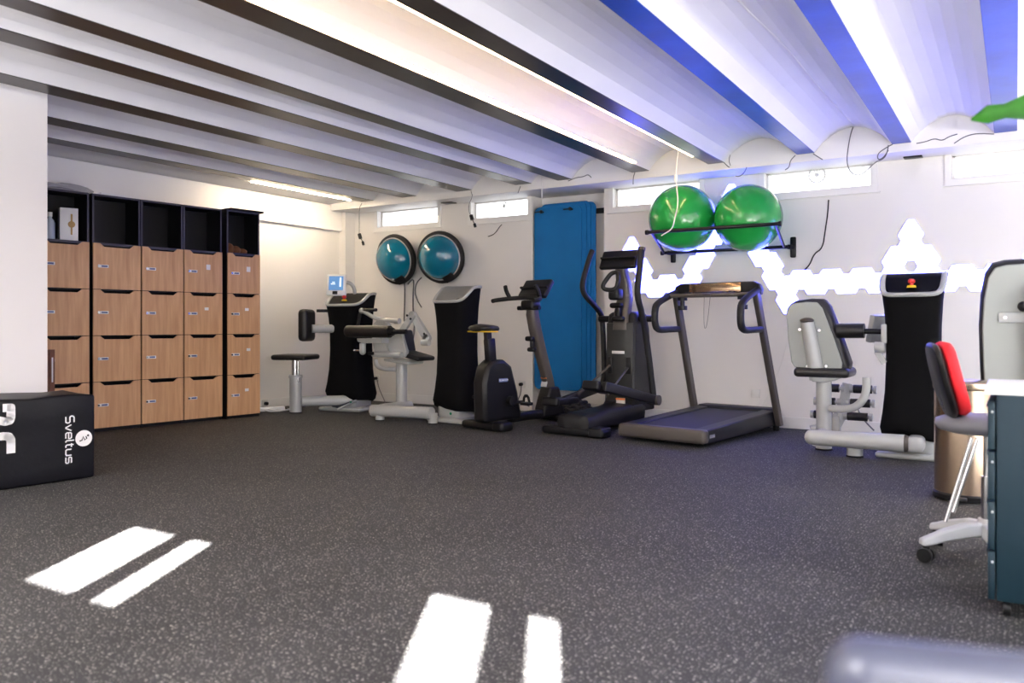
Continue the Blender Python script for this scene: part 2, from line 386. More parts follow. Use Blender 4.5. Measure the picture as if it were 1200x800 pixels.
# ---------------------------------------------------------------- triangular light panels on the wall
S, HR = .27, .2345
Z0 = 1.290
def zrow(r): return Z0+HR*r
def tri(kind, r, xc):     # kind 'U' apex up centred xc, 'D' apex down; r: row index, z from zrow(r) to zrow(r+1)
    zb, zt = zrow(r), zrow(r+1)
    if kind == 'U': v = [Vector((xc-S/2, 0, zb)), Vector((xc+S/2, 0, zb)), Vector((xc, 0, zt))]
    else: v = [Vector((xc-S/2, 0, zt)), Vector((xc, 0, zb)), Vector((xc+S/2, 0, zt))]
    cen = sum(v, Vector())/3; v = [cen+(p-cen)*.992 for p in v]
    k = .205; out = []
    for i in range(3):
        p, a, b = v[i], v[i-1], v[(i+1) % 3]
        out += [p+(a-p)*k, p+(b-p)*k]
    return out
cells = []
def N(k): return -.255-.27*k       # nodes of the even rows
# left peak by the elliptical trainer
sec = 'left peak behind the elliptical console'
cells += [('U', 2, -3.495, sec), ('D', 1, -3.495, sec), ('U', 1, -3.36, sec)]
sec = 'low band between elliptical and treadmill'
cells += [('D', 0, -3.36, sec), ('U', 0, -3.225, sec), ('D', 0, -3.09, sec), ('U', 0, -2.955, sec), ('D', 0, -2.82, sec)]
sec = 'rising limb behind the left green ball'
cells += [('U', 1, -2.82, sec), ('D', 1, -2.685, sec), ('U', 2, -2.685, sec), ('D', 2, -2.55, sec), ('U', 3, -2.55, sec), ('D', 3, -2.415, sec)]
cells += [('U', 4, -2.415, 'top of the tall peak between the balls')]
sec = 'falling limb behind the right green ball'
cells += [('U', 3, -2.28, sec), ('D', 2, -2.28, sec), ('U', 2, -2.145, sec), ('D', 1, -2.145, sec), ('U', 1, -2.01, sec)]
cells += [('D', -1, -1.875, 'lowest tip of the zigzag above the seat back')]
sec = 'long straight band right of the treadmill'
x = -2.01; k = 'D'
while x < .6:
    cells.append((k, 0, x, 'straight band left of the right tower' if x < -1.0 else ('straight band behind the right tower' if x < -.5 else 'straight band right of the right tower')))
    x += .135; k = 'U' if k == 'D' else 'D'
sec = 'peak above the right tower'
cells += [('U', 1, -.93, sec), ('D', 1, -.795, sec), ('U', 1, -.66, sec), ('U', 2, -.795, sec)]
sec = 'peak at the right picture edge'
cells += [('U', 1, .15, sec), ('D', 1, .285, sec), ('U', 1, .42, sec)]
ords = ['first', 'second', 'third', 'fourth', 'fifth', 'sixth', 'seventh', 'eighth', 'ninth', 'tenth', 'eleventh', 'twelfth']
cnt = {}
for k, r, xc, sec in cells:
    key = sec; i = cnt.get(key, 0); cnt[key] = i+1
    pts = [p+Vector((0, YB+.001, 0)) for p in tri(k, r, xc)]
    o = obj('light_panel', MB().prism(pts, (0, -.017, 0)), M_panel, smooth=False)
    o.data.materials.clear(); o.data.materials.append(M_white); o.data.materials.append(M_panel)
    for pg in o.data.polygons: pg.material_index = 1 if pg.normal.y < -.9 else 0
    tag(o, 'glowing white triangle panel, %s in the %s' % (ords[i], sec), 'light panel', 'triangular light panels on the back wall')
# ---------------------------------------------------------------- lockers
LD = Vector((.112, .994, 0)).normalized(); LN = Vector((LD.y, -LD.x, 0))   # along the row, outward normal
LA = math.atan2(LD.y, LD.x)
def locker(s0, s1, fwd, label, stickers=()):
    base = Vector((-7.292, 4.27, 0))
    p0 = base+LD*s0+LN*fwd; wd = s1-s0; dep = .27; H = 2.225; t = .018
    root = thing('locker', p0, label, 'locker', LA-0, group='wooden door lockers along the left wall')
    # local: x along row, -y... outward normal is local -y
    def lb(x0, x1, y0, y1, z0, z1): return ((x0+x1)/2, (y0+y1)/2, (z0+z1)/2), (x1-x0, y1-y0, z1-z0)
    c = MB()
    c.box(*lb(0, t, 0, dep, 0, H)); c.box(*lb(wd-t, wd, 0, dep, 0, H)); c.box(*lb(0, wd, dep-.01, dep, 0, H)); c.box(*lb(t, wd-t, 0.004, dep, H-t, H))
    zs = [.03+i*.4345 for i in range(5)]
    for z in zs[1:]: c.box(*lb(t, wd-t, .02, dep, z-.012, z+.004))
    c.box(*lb(t, wd-t, 0.012, .03, 0, .03))
    obj('carcass', c, M_lamg, root, world=False, smooth=False)
    e = MB()
    z1c = zs[4]
    for x in (0, wd-t): e.box(*lb(x, x+t, -.003, 0.0, z1c, H))
    e.box(*lb(0, wd, -.003, 0, H-t, H)); e.box(*lb(0, wd, -.003, .0, z1c-.02, z1c+.004))
    obj('edge_band', e, M_edge, root, world=False, smooth=False)
    for i in range(4):
        z0, z1 = zs[i]+.003, zs[i+1]-.003
        a, b = .004, wd-.004
        m = (a+b)/2; hw = (b-a)*.36; hb = (b-a)*.27; dz = .032
        poly = [(a, z0), (b, z0), (b, z1), (m+hw, z1), (m+hb, z1-dz), (m-hb, z1-dz), (m-hw, z1), (a, z1)]
        d = obj('door', MB().prism([Vector((x, -.02, z)) for x, z in poly], (0, .017, 0)), M_wood, root, world=False, smooth=False)
        zm = z0+.5*(z1-z0)-.0
        lx = a+.055
        obj('number_plate', MB().rbox((lx+.035, -.022, zm), (.098, .006, .028), .003), M_white, d, world=False)
        obj('number_plate_print', MB().box((lx+.045, -.0255, zm), (.055, .001, .016)), M_lab, d, world=False, smooth=False)
        obj('lock', MB().cone((lx-.012, -.018, zm), (lx-.012, -.034, zm), .010, seg=14), M_chrome, d, world=False)
        if i in stickers:
            obj('sticker', MB().box((m+.03+.02*(i % 2), -.0215, zm+.05), (.045, .002, .03 if i != 3 else .055)), M_white, d, world=False, smooth=False)
    # recess behind the notches
    return root
lk = []
lk.append(locker(-.475, -.028, 0, 'black locker tower nearest the white wall block, white box in its open top'))
lk.append(locker(0, .455, 0, 'black locker tower with beech doors, second from the white wall block, papers on top'))
lk.append(locker(.462, .895, 0, 'black locker tower with beech doors, middle of the five, empty open top'))
lk.append(locker(.902, 1.335, 0, 'black locker tower second from the corner, paper stickers on two upper beech doors', (3, 2)))
lk.append(locker(1.365, 1.765, .045, 'black locker tower nearest the room corner, brown cloth in its open top', (0, 1, 2, 3)))
def LW(s, y, z, fwd=0): # locker row coords -> world
    return Vector((-7.292, 4.27, 0))+LD*s+LN*(fwd-y)+Vector((0, 0, z))
zc = .03+4*.4345+.004
# things in and on the lockers
t = thing('gift_box', LW(-.17, .10, zc), 'white carton with golden picture, standing in the top cubby of the first locker', 'box')
obj('carton', MB().rbox(LW(-.17, .10, zc+.15), (.15, .12, .30), .004, rz=LA-.25), M_white, t)
pm = Matrix.Translation(LW(-.17, .10, zc+.15)) @ Matrix.Rotation(LA-.25, 4, 'Z')
g = MB()
g.sph((0, 0, 0), .03, (1, .08, 1), 16, 10, M=Matrix.Identity(4)); g.box((0, 0, .06), (.016, .004, .07)); g.box((0, 0, -.06), (.014, .004, .07))
bmesh.ops.transform(g.bm, matrix=pm @ Matrix.Translation((0.02, -.061, 0)), verts=g.bm.verts)
obj('picture', g, M_gold, t)
t = thing('spray_bottle', LW(-.325, .10, zc), 'pale plastic bottle beside the white carton in the first locker', 'bottle')
obj('bottle_body', MB().lathe([(.035, 0), (.04, .01), (.04, .15), (.03, .18), (.016, .195), (.016, .21)], LW(-.325, .10, zc), 20), mat('pale_bottle', (.45, .52, .62), .3), t)
obj('cap', MB().cone(LW(-.325, .10, zc+.21), LW(-.325, .10, zc+.25), .019), M_white, t)
bm_ = MB()
for i in range(3):
    bm_.sph(LW(1.49+.08*i, .12, zc+.05-.01*i), .07, (1.0, .8, .95-.2*i), 14, 10)
tag(obj('folded_cloth', bm_, M_brown), 'crumpled brown cloth in the top cubby of the last locker', 'cloth')
bm_ = MB()
for i in range(6):
    a = LW(-.44+.03*i, .02+.03*i, 2.226+.012*i)
    bm_.tube([a, a+LD*.12+Vector((0, 0, .03)), a+LD*.30+Vector((0, 0, .015)), a+LD*.38-Vector((0, 0, .004*i))], .008, 6, smooth=1)
bm_.rbox(LW(-.27, .13, 2.236), (.33, .2, .02), .008, rz=LA); bm_.rbox(LW(-.30, .13, 2.27), (.24, .16, .035), .015, rz=LA)
tag(obj('plastic_packaging', bm_, M_clear), 'crumpled clear plastic packaging on top of the first locker', 'packaging')
tag(obj('paper_stack', MB().box(LW(.20, .12, 2.231), (.36, .2, .012), LA).box(LW(.23, .11, 2.241), (.30, .2, .008), LA+.05), M_white), 'thin stack of white papers on top of the second locker', 'paper')
tag(obj('black_board', MB().box(LW(1.60, .10, 2.235, .045), (.40, .26, .02), LA), M_lamg), 'thin black board on top of the locker nearest the corner', 'board')
for i, (s_, z_) in enumerate(((-.42, .78), (-.375, .78))):
    p = LW(s_, -.06-.0*i, 0)
    t = obj('wooden_plank', MB().box(p+Vector((0, 0, z_/2)), (.04, .03, z_), LA), M_wood2, smooth=False)
    tag(t, ['narrow brown plank leaning at the first locker, the left one', 'narrow brown plank with a white strip, leaning at the first locker, the right one'][i], 'plank')
    if i: obj('printed_strip', MB().box(p+LN*.016+Vector((0, 0, .6)), (.012, .002, .22), LA), M_white, t, smooth=False)
# ---------------------------------------------------------------- plyometric box
BD = Vector((.116, .993, 0)).normalized(); BNv = Vector((BD.y, -BD.x, 0)); BA = math.atan2(BD.y, BD.x)
bc = Vector((-5.12, 3.02, 0)); BL, BW, BH = .78, .48, .55
cen = bc-BD*BL/2-BNv*BW/2
t = thing('plyometric_box', cen, 'black soft plyometric box with white lettering beside the white wall block', 'gym box', BA)
b2 = MB(); b2.rbox((0, 0, BH/2), (BL, BW, BH-.004), .018, 3)
bmesh.ops.subdivide_edges(b2.bm, edges=b2.bm.edges, cuts=5, use_grid_fill=True)
for v in b2.bm.verts:
    p = v.co
    v.co.y += .006*math.sin(p.x*9+p.z*13)*(1 if abs(p.y) > .25 else 0)
    v.co.z += .006*math.sin(p.x*14+p.y*6) if p.z > .5 else 0
obj('cover', b2, mat('black_tarpaulin', (.004, .004, .006), .45, spec=.2, bump=(5, .9)), t, world=False)
def text_mesh(txt, size, bold=0.0, ex=.001):
    c = bpy.data.curves.new('t', 'FONT'); c.body = txt; c.size = size; c.extrude = ex; c.offset = bold; c.align_x = 'CENTER'; c.align_y = 'CENTER'
    o = bpy.data.objects.new('t', c); C.objects.link(o); bpy.context.view_layer.update()
    me = bpy.data.meshes.new_from_object(o.evaluated_get(bpy.context.evaluated_depsgraph_get()))
    bpy.data.objects.remove(o); bm = bmesh.new(); bm.from_mesh(me); bpy.data.meshes.remove(me)
    mb = MB(); mb.bm.free(); mb.bm = bm; return mb
M_print = mat('white_print', (.85, .85, .85), .5)
def stroke(m, pts, w, f):        # flat pen strokes with round joints; f maps (u, v) to 3D
    pts = [Vector((*p, 0)) for p in pts]
    for a, b in zip(pts, pts[1:]):
        d_ = (b-a).normalized(); n_ = Vector((-d_.y, d_.x, 0))*w/2
        m.bm.faces.new([m.bm.verts.new(f(*q[:2])) for q in (a+n_, a-n_, b-n_, b+n_)])
    for p in pts[1:-1]:
        m.bm.faces.new([m.bm.verts.new(f(p.x+w/2*math.cos(2*PI*k/14), p.y+w/2*math.sin(2*PI*k/14))) for k in range(14)])
GL = {'S': (1.0, [[(.95, 1), (.2, 1), (0, .85), (0, .62), (.15, .5), (.85, .5), (1, .35), (1, .15), (.85, 0), (.05, 0)]]),
      'v': (.9, [[(0, .68), (.40, 0), (.5, 0), (.9, .68)]]),
      'e': (.9, [[(0, .34), (.9, .34), (.9, .55), (.75, .68), (.15, .68), (0, .55), (0, .13), (.15, 0), (.85, 0)]]),
      'l': (.25, [[(0, 1), (0, .12), (.12, 0), (.25, 0)]]),
      't': (.5, [[(.1, .95), (.1, .13), (.25, 0), (.5, 0)], [(-.1, .68), (.45, .68)]]),
      'u': (.9, [[(0, .68), (0, .13), (.15, 0), (.75, 0), (.9, .13)], [(.9, .68), (.9, 0)]]),
      's': (.88, [[(.86, .68), (.12, .68), (0, .58), (0, .44), (.12, .35), (.76, .35), (.88, .26), (.88, .1), (.76, 0), (0, 0)]])}
def boxface(ztop, s0, eps=.0068): return lambda u, v: Vector((BL/2-s0+v, -BW/2-eps, ztop-u))
m = MB(); u0 = 0.0; f_ = boxface(.415, .185)
for ch in 'Sveltus':
    wd, st_ = GL[ch]
    for pts in st_: stroke(m, [(u0+x_*.042, y_*.05) for x_, y_ in pts], .0078, f_)
    u0 += wd*.042+.0125
obj('lettering', m, M_print, t, world=False, smooth=False)
H_, f7, f6 = .19, boxface(.522, .70), boxface(.352, .70)
m = MB(); W_ = .132; q_ = .024; w_ = .048
stroke(m, [(q_, H_-.035), (q_, H_+.01), (W_-.05, H_+.01), (W_-q_-.005, H_+.004), (W_-q_, H_-.02), (W_-.04, H_-.07), (.05, 0), (.04, -.03)], w_, f7)
stroke(m, [(W_-.0, H_+.01), (.05, H_+.01), (q_+.005, H_-.002), (q_, H_-.03), (q_, .02), (.05, -.01), (W_-.05, -.01), (W_-q_, .02), (W_-q_, .08), (W_-.05, .10), (q_, .10)], w_, f6)
obj('number', m, M_print, t, world=False, smooth=False)
Mface = Matrix(((0, 1, 0, BL/2-.075), (0, 0, -1, -BW/2-.007), (-1, 0, 0, .265), (0, 0, 0, 1)))
g = MB(); g.cone((0, 0, -.001), (0, 0, .001), .052, seg=36); bmesh.ops.transform(g.bm, matrix=Mface, verts=g.bm.verts)
lg = obj('round_logo', g, M_print, t, world=False, smooth=False)
g = MB(); g.tube([(.016, -.028, .002), (.012, -.012, .002), (-.012, -.004, .002), (.012, .004, .002), (.002, .018, .002), (-.012, .012, .002)], .0042, 6, flat=.3, up=(0, 0, 1)); g.sph((-.016, .026, .002), .007, (1, 1, .3), 12, 8)
bmesh.ops.transform(g.bm, matrix=Mface, verts=g.bm.verts)
obj('logo_figure', g, M_bk, lg, world=False)
# ---------------------------------------------------------------- weight stack towers
def tower(root, cx, cy, yaw, w, d, z_bot, z_lo, z_hi, estop, plate, skew=0.0):
    """hooded tower: front (local -y) low, back high"""
    T = Matrix.Translation((cx, cy, 0)) @ Matrix.Rotation(yaw, 4, 'Z')
    n = 40
    def rr(hw, hd, k=3.4):
        out = []
        for i in range(n):
            a = 2*PI*i/n; c, s = math.cos(a), math.sin(a)
            out.append((hw*math.copysign(abs(c)**(2/k), c), hd*math.copysign(abs(s)**(2/k), s)))
        return out
    def ztop(y):
        u = (y+d/2)/d; u = max(0, min(1, u)); f = u/.62
        return z_lo+(z_hi-z_lo)*(1 if f >= 1 else (f*f*(3-2*f)))
    rings = []
    prof = [(0, .92), (.02, 1.02), (.07, 1.08), (.16, 1.0), (.3, .92), (.5, .88), (.7, .89), (.85, .94), (.95, 1.0), (1.0, 1.04)]
    for tt, k in prof:
        ring = []
        for x, y in rr(w/2*k, d/2*k):
            zt = ztop(y); zb = z_bot+.03*math.cos(x/w*PI*2+1)+.05*(.5-(y+d/2)/d)
            ring.append(T @ Vector((x, y, zb+(zt-zb)*tt)))
        rings.append(ring)
    obj('fabric_cover', MB().loft(rings), M_fab, root, angle=60)
    # rim
    pts = []
    for i in range(n+1):
        a = 2*PI*i/n; pts_x, pts_y = rr(w/2*1.0, d/2*1.0)[i % n]
        pts.append(T @ Vector((pts_x, pts_y, ztop(pts_y)+.008)))
    m = MB(); m.tube(pts[:-1], .023, 8, closed=True, up=(0, 0, 1), flat=.8)
    obj('rim', m, M_lg, root)
    inner = [T @ Vector((x, y, ztop(y)+.014)) for x, y in rr(w/2*.90, d/2*.90)]
    m = MB(); c = m.bm.verts.new(T @ Vector((0, 0, ztop(0)+.014)))
    vs = [m.bm.verts.new(p) for p in inner]
    # grid surface following the slope
    m.bm.verts.remove(c); [m.bm.verts.remove(v) for v in vs]
    rws = []
    for j in range(13):
        y = -d/2*.9+d*.9*j/12
        hx = w/2*.9*(1-abs(2*y/(d*.9))**3.4)**(1/3.4) if abs(2*y/(d*.9)) < 1 else .12
        hx = max(hx, w*.22)
        rws.append([T @ Vector((-hx, y, ztop(y)+.016)), T @ Vector((hx, y, ztop(y)+.016))])
    V = [[m.bm.verts.new(p) for p in r_] for r_ in rws]
    for A, B in zip(V, V[1:]): m.bm.faces.new((A[0], A[1], B[1], B[0]))
    bmesh.ops.solidify(m.bm, geom=list(m.bm.faces), thickness=.012)
    obj('console_plate', m, plate, root)
    if estop:
        y = -d*.30; p = T @ Vector((0, y, ztop(y)+.024))
        e = obj('stop_button', MB().cone(p, p+Vector((0, 0, .018)), .034, .028, 24), M_yel, root)
        obj('button_cap', MB().cone(p+Vector((0, 0, .018)), p+Vector((0, 0, .035)), .014).lathe([(.021, .035), (.026, .042), (.024, .058), (.012, .066), (.001, .067)], p, 20), M_redp, e)
    # base block under the cover
    obj('base_shroud', MB().rbox(T @ Vector((0, 0, .12)), (w*.72, d*.8, .20), .05, 4, rz=yaw), M_lg, root)
    obj('base_plate', MB().rbox(T @ Vector((0, 0, .022)), (w*1.15, d*1.1, .044), .02, 3, rz=yaw), M_lg, root)
    return T
# --- machine with stool, far corner
t1 = thing('leg_machine', (-6.68, 7.03, 0), 'strength machine in the far corner with blue screen, round stool and black hood', 'gym machine')
T1 = tower(t1, -6.66, 7.05, R(8), .50, .46, .14, 1.22, 1.36, True, M_lamg)
scp = at(394.5, 334, 6.92)
MS = Matrix.Translation(scp) @ Matrix.Rotation(R(30), 4, 'Z') @ Matrix.Rotation(R(-8), 4, 'X')
def placed(mbx, M): bmesh.ops.transform(mbx.bm, matrix=M, verts=mbx.bm.verts); return mbx
sc = obj('screen', placed(MB().rbox((0, 0, 0), (.235, .05, .255), .018, 3), MS), M_white, t1)
obj('display', placed(MB().box((0.0, -.026, .018), (.17, .004, .165)), MS), M_lcd, sc, smooth=False)
obj('display_picture', placed(MB().box((-.035, -.029, .01), (.05, .002, .012)).box((-.03, -.029, .03), (.03, .002, .01)).box((.05, -.029, .02), (.02, .002, .09)).sph((.05, -.029, .075), .011, (1, .1, 1), 10, 8), MS), M_lcdw, sc, smooth=False)
obj('card_slot', placed(MB().rbox((-.01, -.027, -.095), (.06, .012, .04), .006), MS), M_bk, sc)
obj('screen_arm', MB().tube([at(404, 331, 6.98), at(410, 331, 7.02), at(415, 337, 7.06), at(416, 346, 7.08)], .022, 10, smooth=2), M_lg, t1)
p = at(345, 421, 6.41)
st = atz(346.5, 483.5)
obj('stool_column', MB().cone((st.x, st.y, 0), (st.x, st.y, .40), .068, seg=28).cone((st.x, st.y, .40), (st.x, st.y, .43), .08, .075, seg=28), M_lg, t1)
obj('stool_post', MB().cone((st.x-.01, st.y, .42), (st.x-.01, st.y, .60), .042).cone((st.x+.06, st.y-.02, .35), (st.x+.06, st.y-.02, .59), .012), M_chrome, t1)
obj('stool_seat', MB().rbox((st.x, st.y, .635), (.42, .40, .06), .03, 4, rz=R(20)), M_pad, t1)
obj('stool_foot', MB().cone((st.x, st.y, 0), (st.x, st.y, .012), .073, seg=28), M_bk, t1)
obj('connecting_tube', MB().tube([(st.x+.05, st.y+.05, .13), (-6.60, 6.78, .13), (-6.5, 6.95, .13)], .058, 14), M_lg, t1)
bp = at(359.5, 381, 6.6)
obj('back_pad', placed(MB().rbox((0, 0, 0), (.12, .24, .37), .05, 4), Matrix.Translation(bp) @ Matrix.Rotation(R(15), 4, 'Z')), M_pad, t1)
obj('pad_tube', MB().cone(at(365, 385, 6.62), at(390, 385, 6.85), .048), M_lg, t1)
obj('left_grip', MB().cone(at(371, 364, 6.85), at(384, 364, 6.95), .018), M_bkr, t1)
fp = atz(405, 480)
obj('foot_plate', placed(MB().rbox((0, 0, 0), (.22, .26, .018), .008), Matrix.Translation((fp.x+.10, fp.y-.14, .085)) @ Matrix.Rotation(R(-25), 4, 'Z') @ Matrix.Rotation(R(22), 4, 'X')), M_lg, t1)
obj('foot_plate_tread', placed(MB().box((0, 0, .011), (.19, .22, .008)), Matrix.Translation((fp.x+.10, fp.y-.14, .085)) @ Matrix.Rotation(R(-25), 4, 'Z') @ Matrix.Rotation(R(22), 4, 'X')), M_bkr, t1, smooth=False)
g_ = at(411, 471, 6.80); obj('green_mark', MB().sph(g_, .012, (1, .5, 1), 10, 8), M_gdot, t1)
# --- leg curl machine, second tower
t2 = thing('strength_machine', (-5.3, 6.7, 0), 'leg curl machine with white frame and black hood left of the bike', 'gym machine')
tower(t2, -4.93, 6.80, R(-6), .42, .40, .13, 1.23, 1.385, False, M_lg)
obj('base_tube', MB().tube([at(437, 481, 6.38), at(442, 481, 6.38), at(470, 482, 6.4), at(506, 484, 6.42)], .062, 18), M_lg, t2)
for q in ((443, 493), (505, 497)):
    f = atz(*q)+Vector((0, .03, 0))
    e = obj('foot', MB().cone((f.x, f.y, .012), (f.x, f.y, .11), .048), M_lg, t2)
    obj('foot_pad', MB().cone((f.x, f.y, 0), (f.x, f.y, .012), .05), M_bk, e)
pp = Vector((-5.62, 6.76, 0))
obj('cross_tube', MB().tube([(pp.x, 6.40, .12), (pp.x, 6.86, .12)], .055, 14), M_lg, t2)
e = obj('post_foot', MB().cone((pp.x, 6.83, 0.008), (pp.x, 6.83, .08), .055), M_lg, t2)
obj('foot_pad', MB().cone((pp.x, 6.83, 0), (pp.x, 6.83, .008), .06), M_bk, e)
pt = at(470.5, 423, 6.76)
obj('post', MB().cone((pt.x, pt.y, .1), (pt.x, pt.y, pt.z), .062, seg=24), M_lg, t2)
obj('lower_rail', MB().tube([at(440, 421, 6.66), at(441, 428, 6.66), at(447, 432, 6.66), at(465, 433, 6.7)], .025, 10, smooth=1), M_lg, t2)
m = MB(); m.rbox(at(473, 423, 6.78), (.34, .28, .03), .012, 2, M=Matrix.Rotation(R(6), 4, 'Y'))
m.prism([at(453, 393, 6.62), at(470, 391, 6.62), at(476, 412, 6.62), at(474, 418, 6.62), at(461, 421, 6.62), at(455, 410, 6.62)], (0, .05, 0))
m.prism([at(436, 400, 6.60), at(450, 400, 6.60), at(458, 418, 6.60), at(440, 418, 6.60)], (0, .05, 0))
m.cone(at(437, 415, 6.58), at(471, 416, 6.58), .030, seg=16)
obj('seat_frame', m, M_lg, t2, bevel=.006)
m = MB(); m.prism([at(418, 396.5, 6.5), at(447, 396, 6.5), at(447, 402, 6.5), at(424, 402, 6.5), at(419, 400, 6.5)], (0, .12, 0))
m.tube([at(425, 402, 6.56), at(425, 412, 6.56)], .035, 12)
m.sph(at(425, 412, 6.56), .035, (1, 1, 1), 14, 10)
obj('adjuster_arm', m, M_lg, t2, bevel=.004)
obj('adjuster_knob', MB().cone(at(415.5, 410.5, 6.56), at(421, 410.5, 6.56), .010).sph(at(415.5, 410.5, 6.56), .014, (1, 1, 1), 10, 8), M_chrome, t2)
obj('grip_bolt', MB().cone(at(432, 414, 6.52), at(437, 414, 6.52), .018), M_bk, t2)
sdl = at(487, 416.5, 6.8)
obj('seat_pad', placed(MB().rbox((0, 0, 0), (.32, .30, .05), .024, 4), Matrix.Translation(sdl) @ Matrix.Rotation(R(12), 4, 'Y')), M_pad, t2)
bkp = at(475, 400, 6.86)
obj('back_pad', placed(MB().rbox((0, 0, 0), (.07, .26, .26), .032, 4), Matrix.Translation(bkp) @ Matrix.Rotation(R(-12), 4, 'Y')), M_pad, t2)
obj('roller_pad', MB().cone(at(408, 388, 6.40), at(457, 388.5, 6.42), .064, seg=28).sph(at(408, 388, 6.40), .064, (.35, 1, 1), 20, 12), M_pad, t2)
obj('roller_hub', MB().cone(at(457, 388.5, 6.42), at(461, 388.5, 6.42), .052, .04, seg=24), M_bk, t2)
obj('roller_axle', MB().cone(at(461, 388.5, 6.42), at(476, 388.5, 6.44), .026), M_bk, t2)
m = MB()
def bar(mb_, a, b, w_, th, Yq):
    a3, b3 = at(*a, Yq), at(*b, Yq); d_ = (b3-a3).normalized(); n_ = Vector((0, 1, 0)).cross(d_)*w_
    mb_.prism([a3-n_, b3-n_, b3+n_, a3+n_], (0, th, 0)); mb_.cone(a3, a3+Vector((0, th, 0)), w_, seg=16); mb_.cone(b3, b3+Vector((0, th, 0)), w_, seg=16)
bar(m, (470, 388), (482, 368.5), .033, .04, 6.44)
bar(m, (482, 369), (499, 396), .040, .05, 6.48)
obj('link_arm', m, M_lg, t2, bevel=.003)
for q in ((470, 388, 6.435), (477, 369.5, 6.435), (481, 373.5, 6.435), (497, 391, 6.475)): obj('pivot_bolt', MB().cone(at(*q)-Vector((0, .003, 0)), at(*q)+Vector((0, .004, 0)), .012), M_bk, t2)
obj('link_end', MB().cone(at(495, 401, 6.5), at(503, 401, 6.5), .035), M_lg, t2)
m = MB(); m.tube([at(424, 364, 6.75), at(430, 367, 6.75), at(438, 372, 6.75), at(446, 374.5, 6.75), at(467, 376, 6.75)], .024, 10, smooth=1)
m.sph(at(424, 364, 6.75), .033, (1, 1, 1), 14, 10); m.prism([at(436, 381, 6.74), at(442, 375, 6.74), at(450, 376, 6.74), at(455, 381, 6.74)], (0, .06, 0)); m.cone(at(463, 376, 6.74), at(468, 376, 6.74), .032)
obj('handle_bar', m, M_lg, t2)
obj('hand_grip', MB().cone(at(427, 363, 6.75), at(441, 363, 6.75), .019), M_bkr, t2)
obj('hand_grip', MB().cone(at(422, 367, 6.75), at(419.5, 381, 6.75), .019), M_bkr, t2)
g_ = at(528, 484.5, 6.62); obj('green_mark', MB().sph(g_, .014, (1, .5, 1), 10, 8), M_gdot, t2)
# --- machine on the right with grey shell seat
t3 = thing('leg_press_machine', (-1.0, 6.7, 0), 'strength machine with grey shell seat and black hood, right of the treadmill', 'gym machine')
tower(t3, -.655, 6.78, R(-2), .42, .34, .15, 1.215, 1.375, True, M_lamg)
a_, b_ = at(951, 512, 6.5), at(1060, 519.5, 6.5)
obj('base_tube', MB().cone(a_, b_, .058, .066, seg=28).sph(a_, .058, (.9, 1, 1)), M_lg, t3)
obj('tube_cap', MB().cone(b_, b_+Vector((.03, 0, 0)), .064, .056, seg=28), M_mg, t3)
obj('base_hub', MB().rbox(at(1073, 520, 6.55), (.12, .2, .12), .04, 4), M_lg, t3)
f = atz(1000, 536)+Vector((0, .06, 0))
e = obj('foot', MB().cone((f.x, f.y, .012), (f.x, f.y, .12), .06, seg=28), M_lg, t3)
obj('foot_pad', MB().cone((f.x, f.y, 0), (f.x, f.y, .012), .063, seg=28), M_bk, e)
sp = Vector((at(965.5, 500, 6.80).x, 6.80, 0))
obj('side_tube', MB().tube([(sp.x, 6.5, .12), (sp.x, 6.80, .12)], .058, 16), M_lg, t3)
e = obj('foot', MB().cone((sp.x, sp.y, .012), (sp.x, sp.y, .08), .06, seg=28), M_lg, t3)
obj('foot_pad', MB().cone((sp.x, sp.y, 0), (sp.x, sp.y, .012), .07, seg=28), M_bk, e)
zs_ = at(965, 446, 6.8).z
obj('post', MB().cone((sp.x, sp.y, .06), (sp.x, sp.y, zs_), .058, seg=28), M_lg, t3)
obj('seat_bracket', MB().loft([[at(x_, y_, 6.72+dy) for x_, y_ in ((948, 441), (992, 440.5), (978, 446), (966, 448.5), (952, 447))] for dy in (0, .18)]), M_lg, t3, bevel=.006)
sd_ = at(967, 435.5, 6.86)
obj('seat_pad', placed(MB().rbox((0, 0, 0), (.42, .38, .075), .032, 4), Matrix.Translation(sd_)), M_pad, t3)
# back rest: grey shell with black pad in front of it
outl = [(921.5, 366), (924, 359), (930, 355.5), (945, 353.5), (958, 354), (964, 361), (976, 392), (987.5, 425), (987, 431), (982, 434), (960, 433), (931, 430), (927.5, 424), (924, 400)]
poly = [at(x_, y_, 6.74) for x_, y_ in outl]
m = MB(); m.prism(poly, (-.006, .022, 0)); obj('seat_shell', m, M_shell, t3, bevel=.008, angle=50)
c_ = sum(poly, Vector())/len(poly)
ring = []
for k_, o_ in ((1.0, .015), (1.065, .035), (1.075, .065), (1.03, .095), (.9, .105)):
    ring.append([c_+(p_-c_)*k_+Vector((.55*o_, o_, .10*o_)) for p_ in poly])
obj('back_pad', MB().loft(ring), M_pad, t3, angle=60)
a_, b_ = at(946, 377, 6.71), at(958, 444, 6.76)
obj('back_tube', MB().cone(a_, b_, .050, .062, seg=28), M_lg, t3)
obj('tube_end_cap', MB().sph(a_+Vector((-.0, -.01, .01)), .052, (1.05, .9, .45)), M_mg, t3)
for q in ((937, 386), (960, 387), (946, 429), (968, 429)):
    p_ = at(*q, 6.73); obj('bolt', MB().cone(p_, p_+Vector((0, .02, 0)), .012), M_chrome, t3)
obj('side_handle', MB().tube([at(973, 478.5, 6.72), at(990, 479.5, 6.66), at(1003, 477, 6.62), at(1012, 468, 6.6), at(1015.5, 457, 6.6), at(1015.5, 442, 6.6)], .030, 14, smooth=2), M_lg, t3)
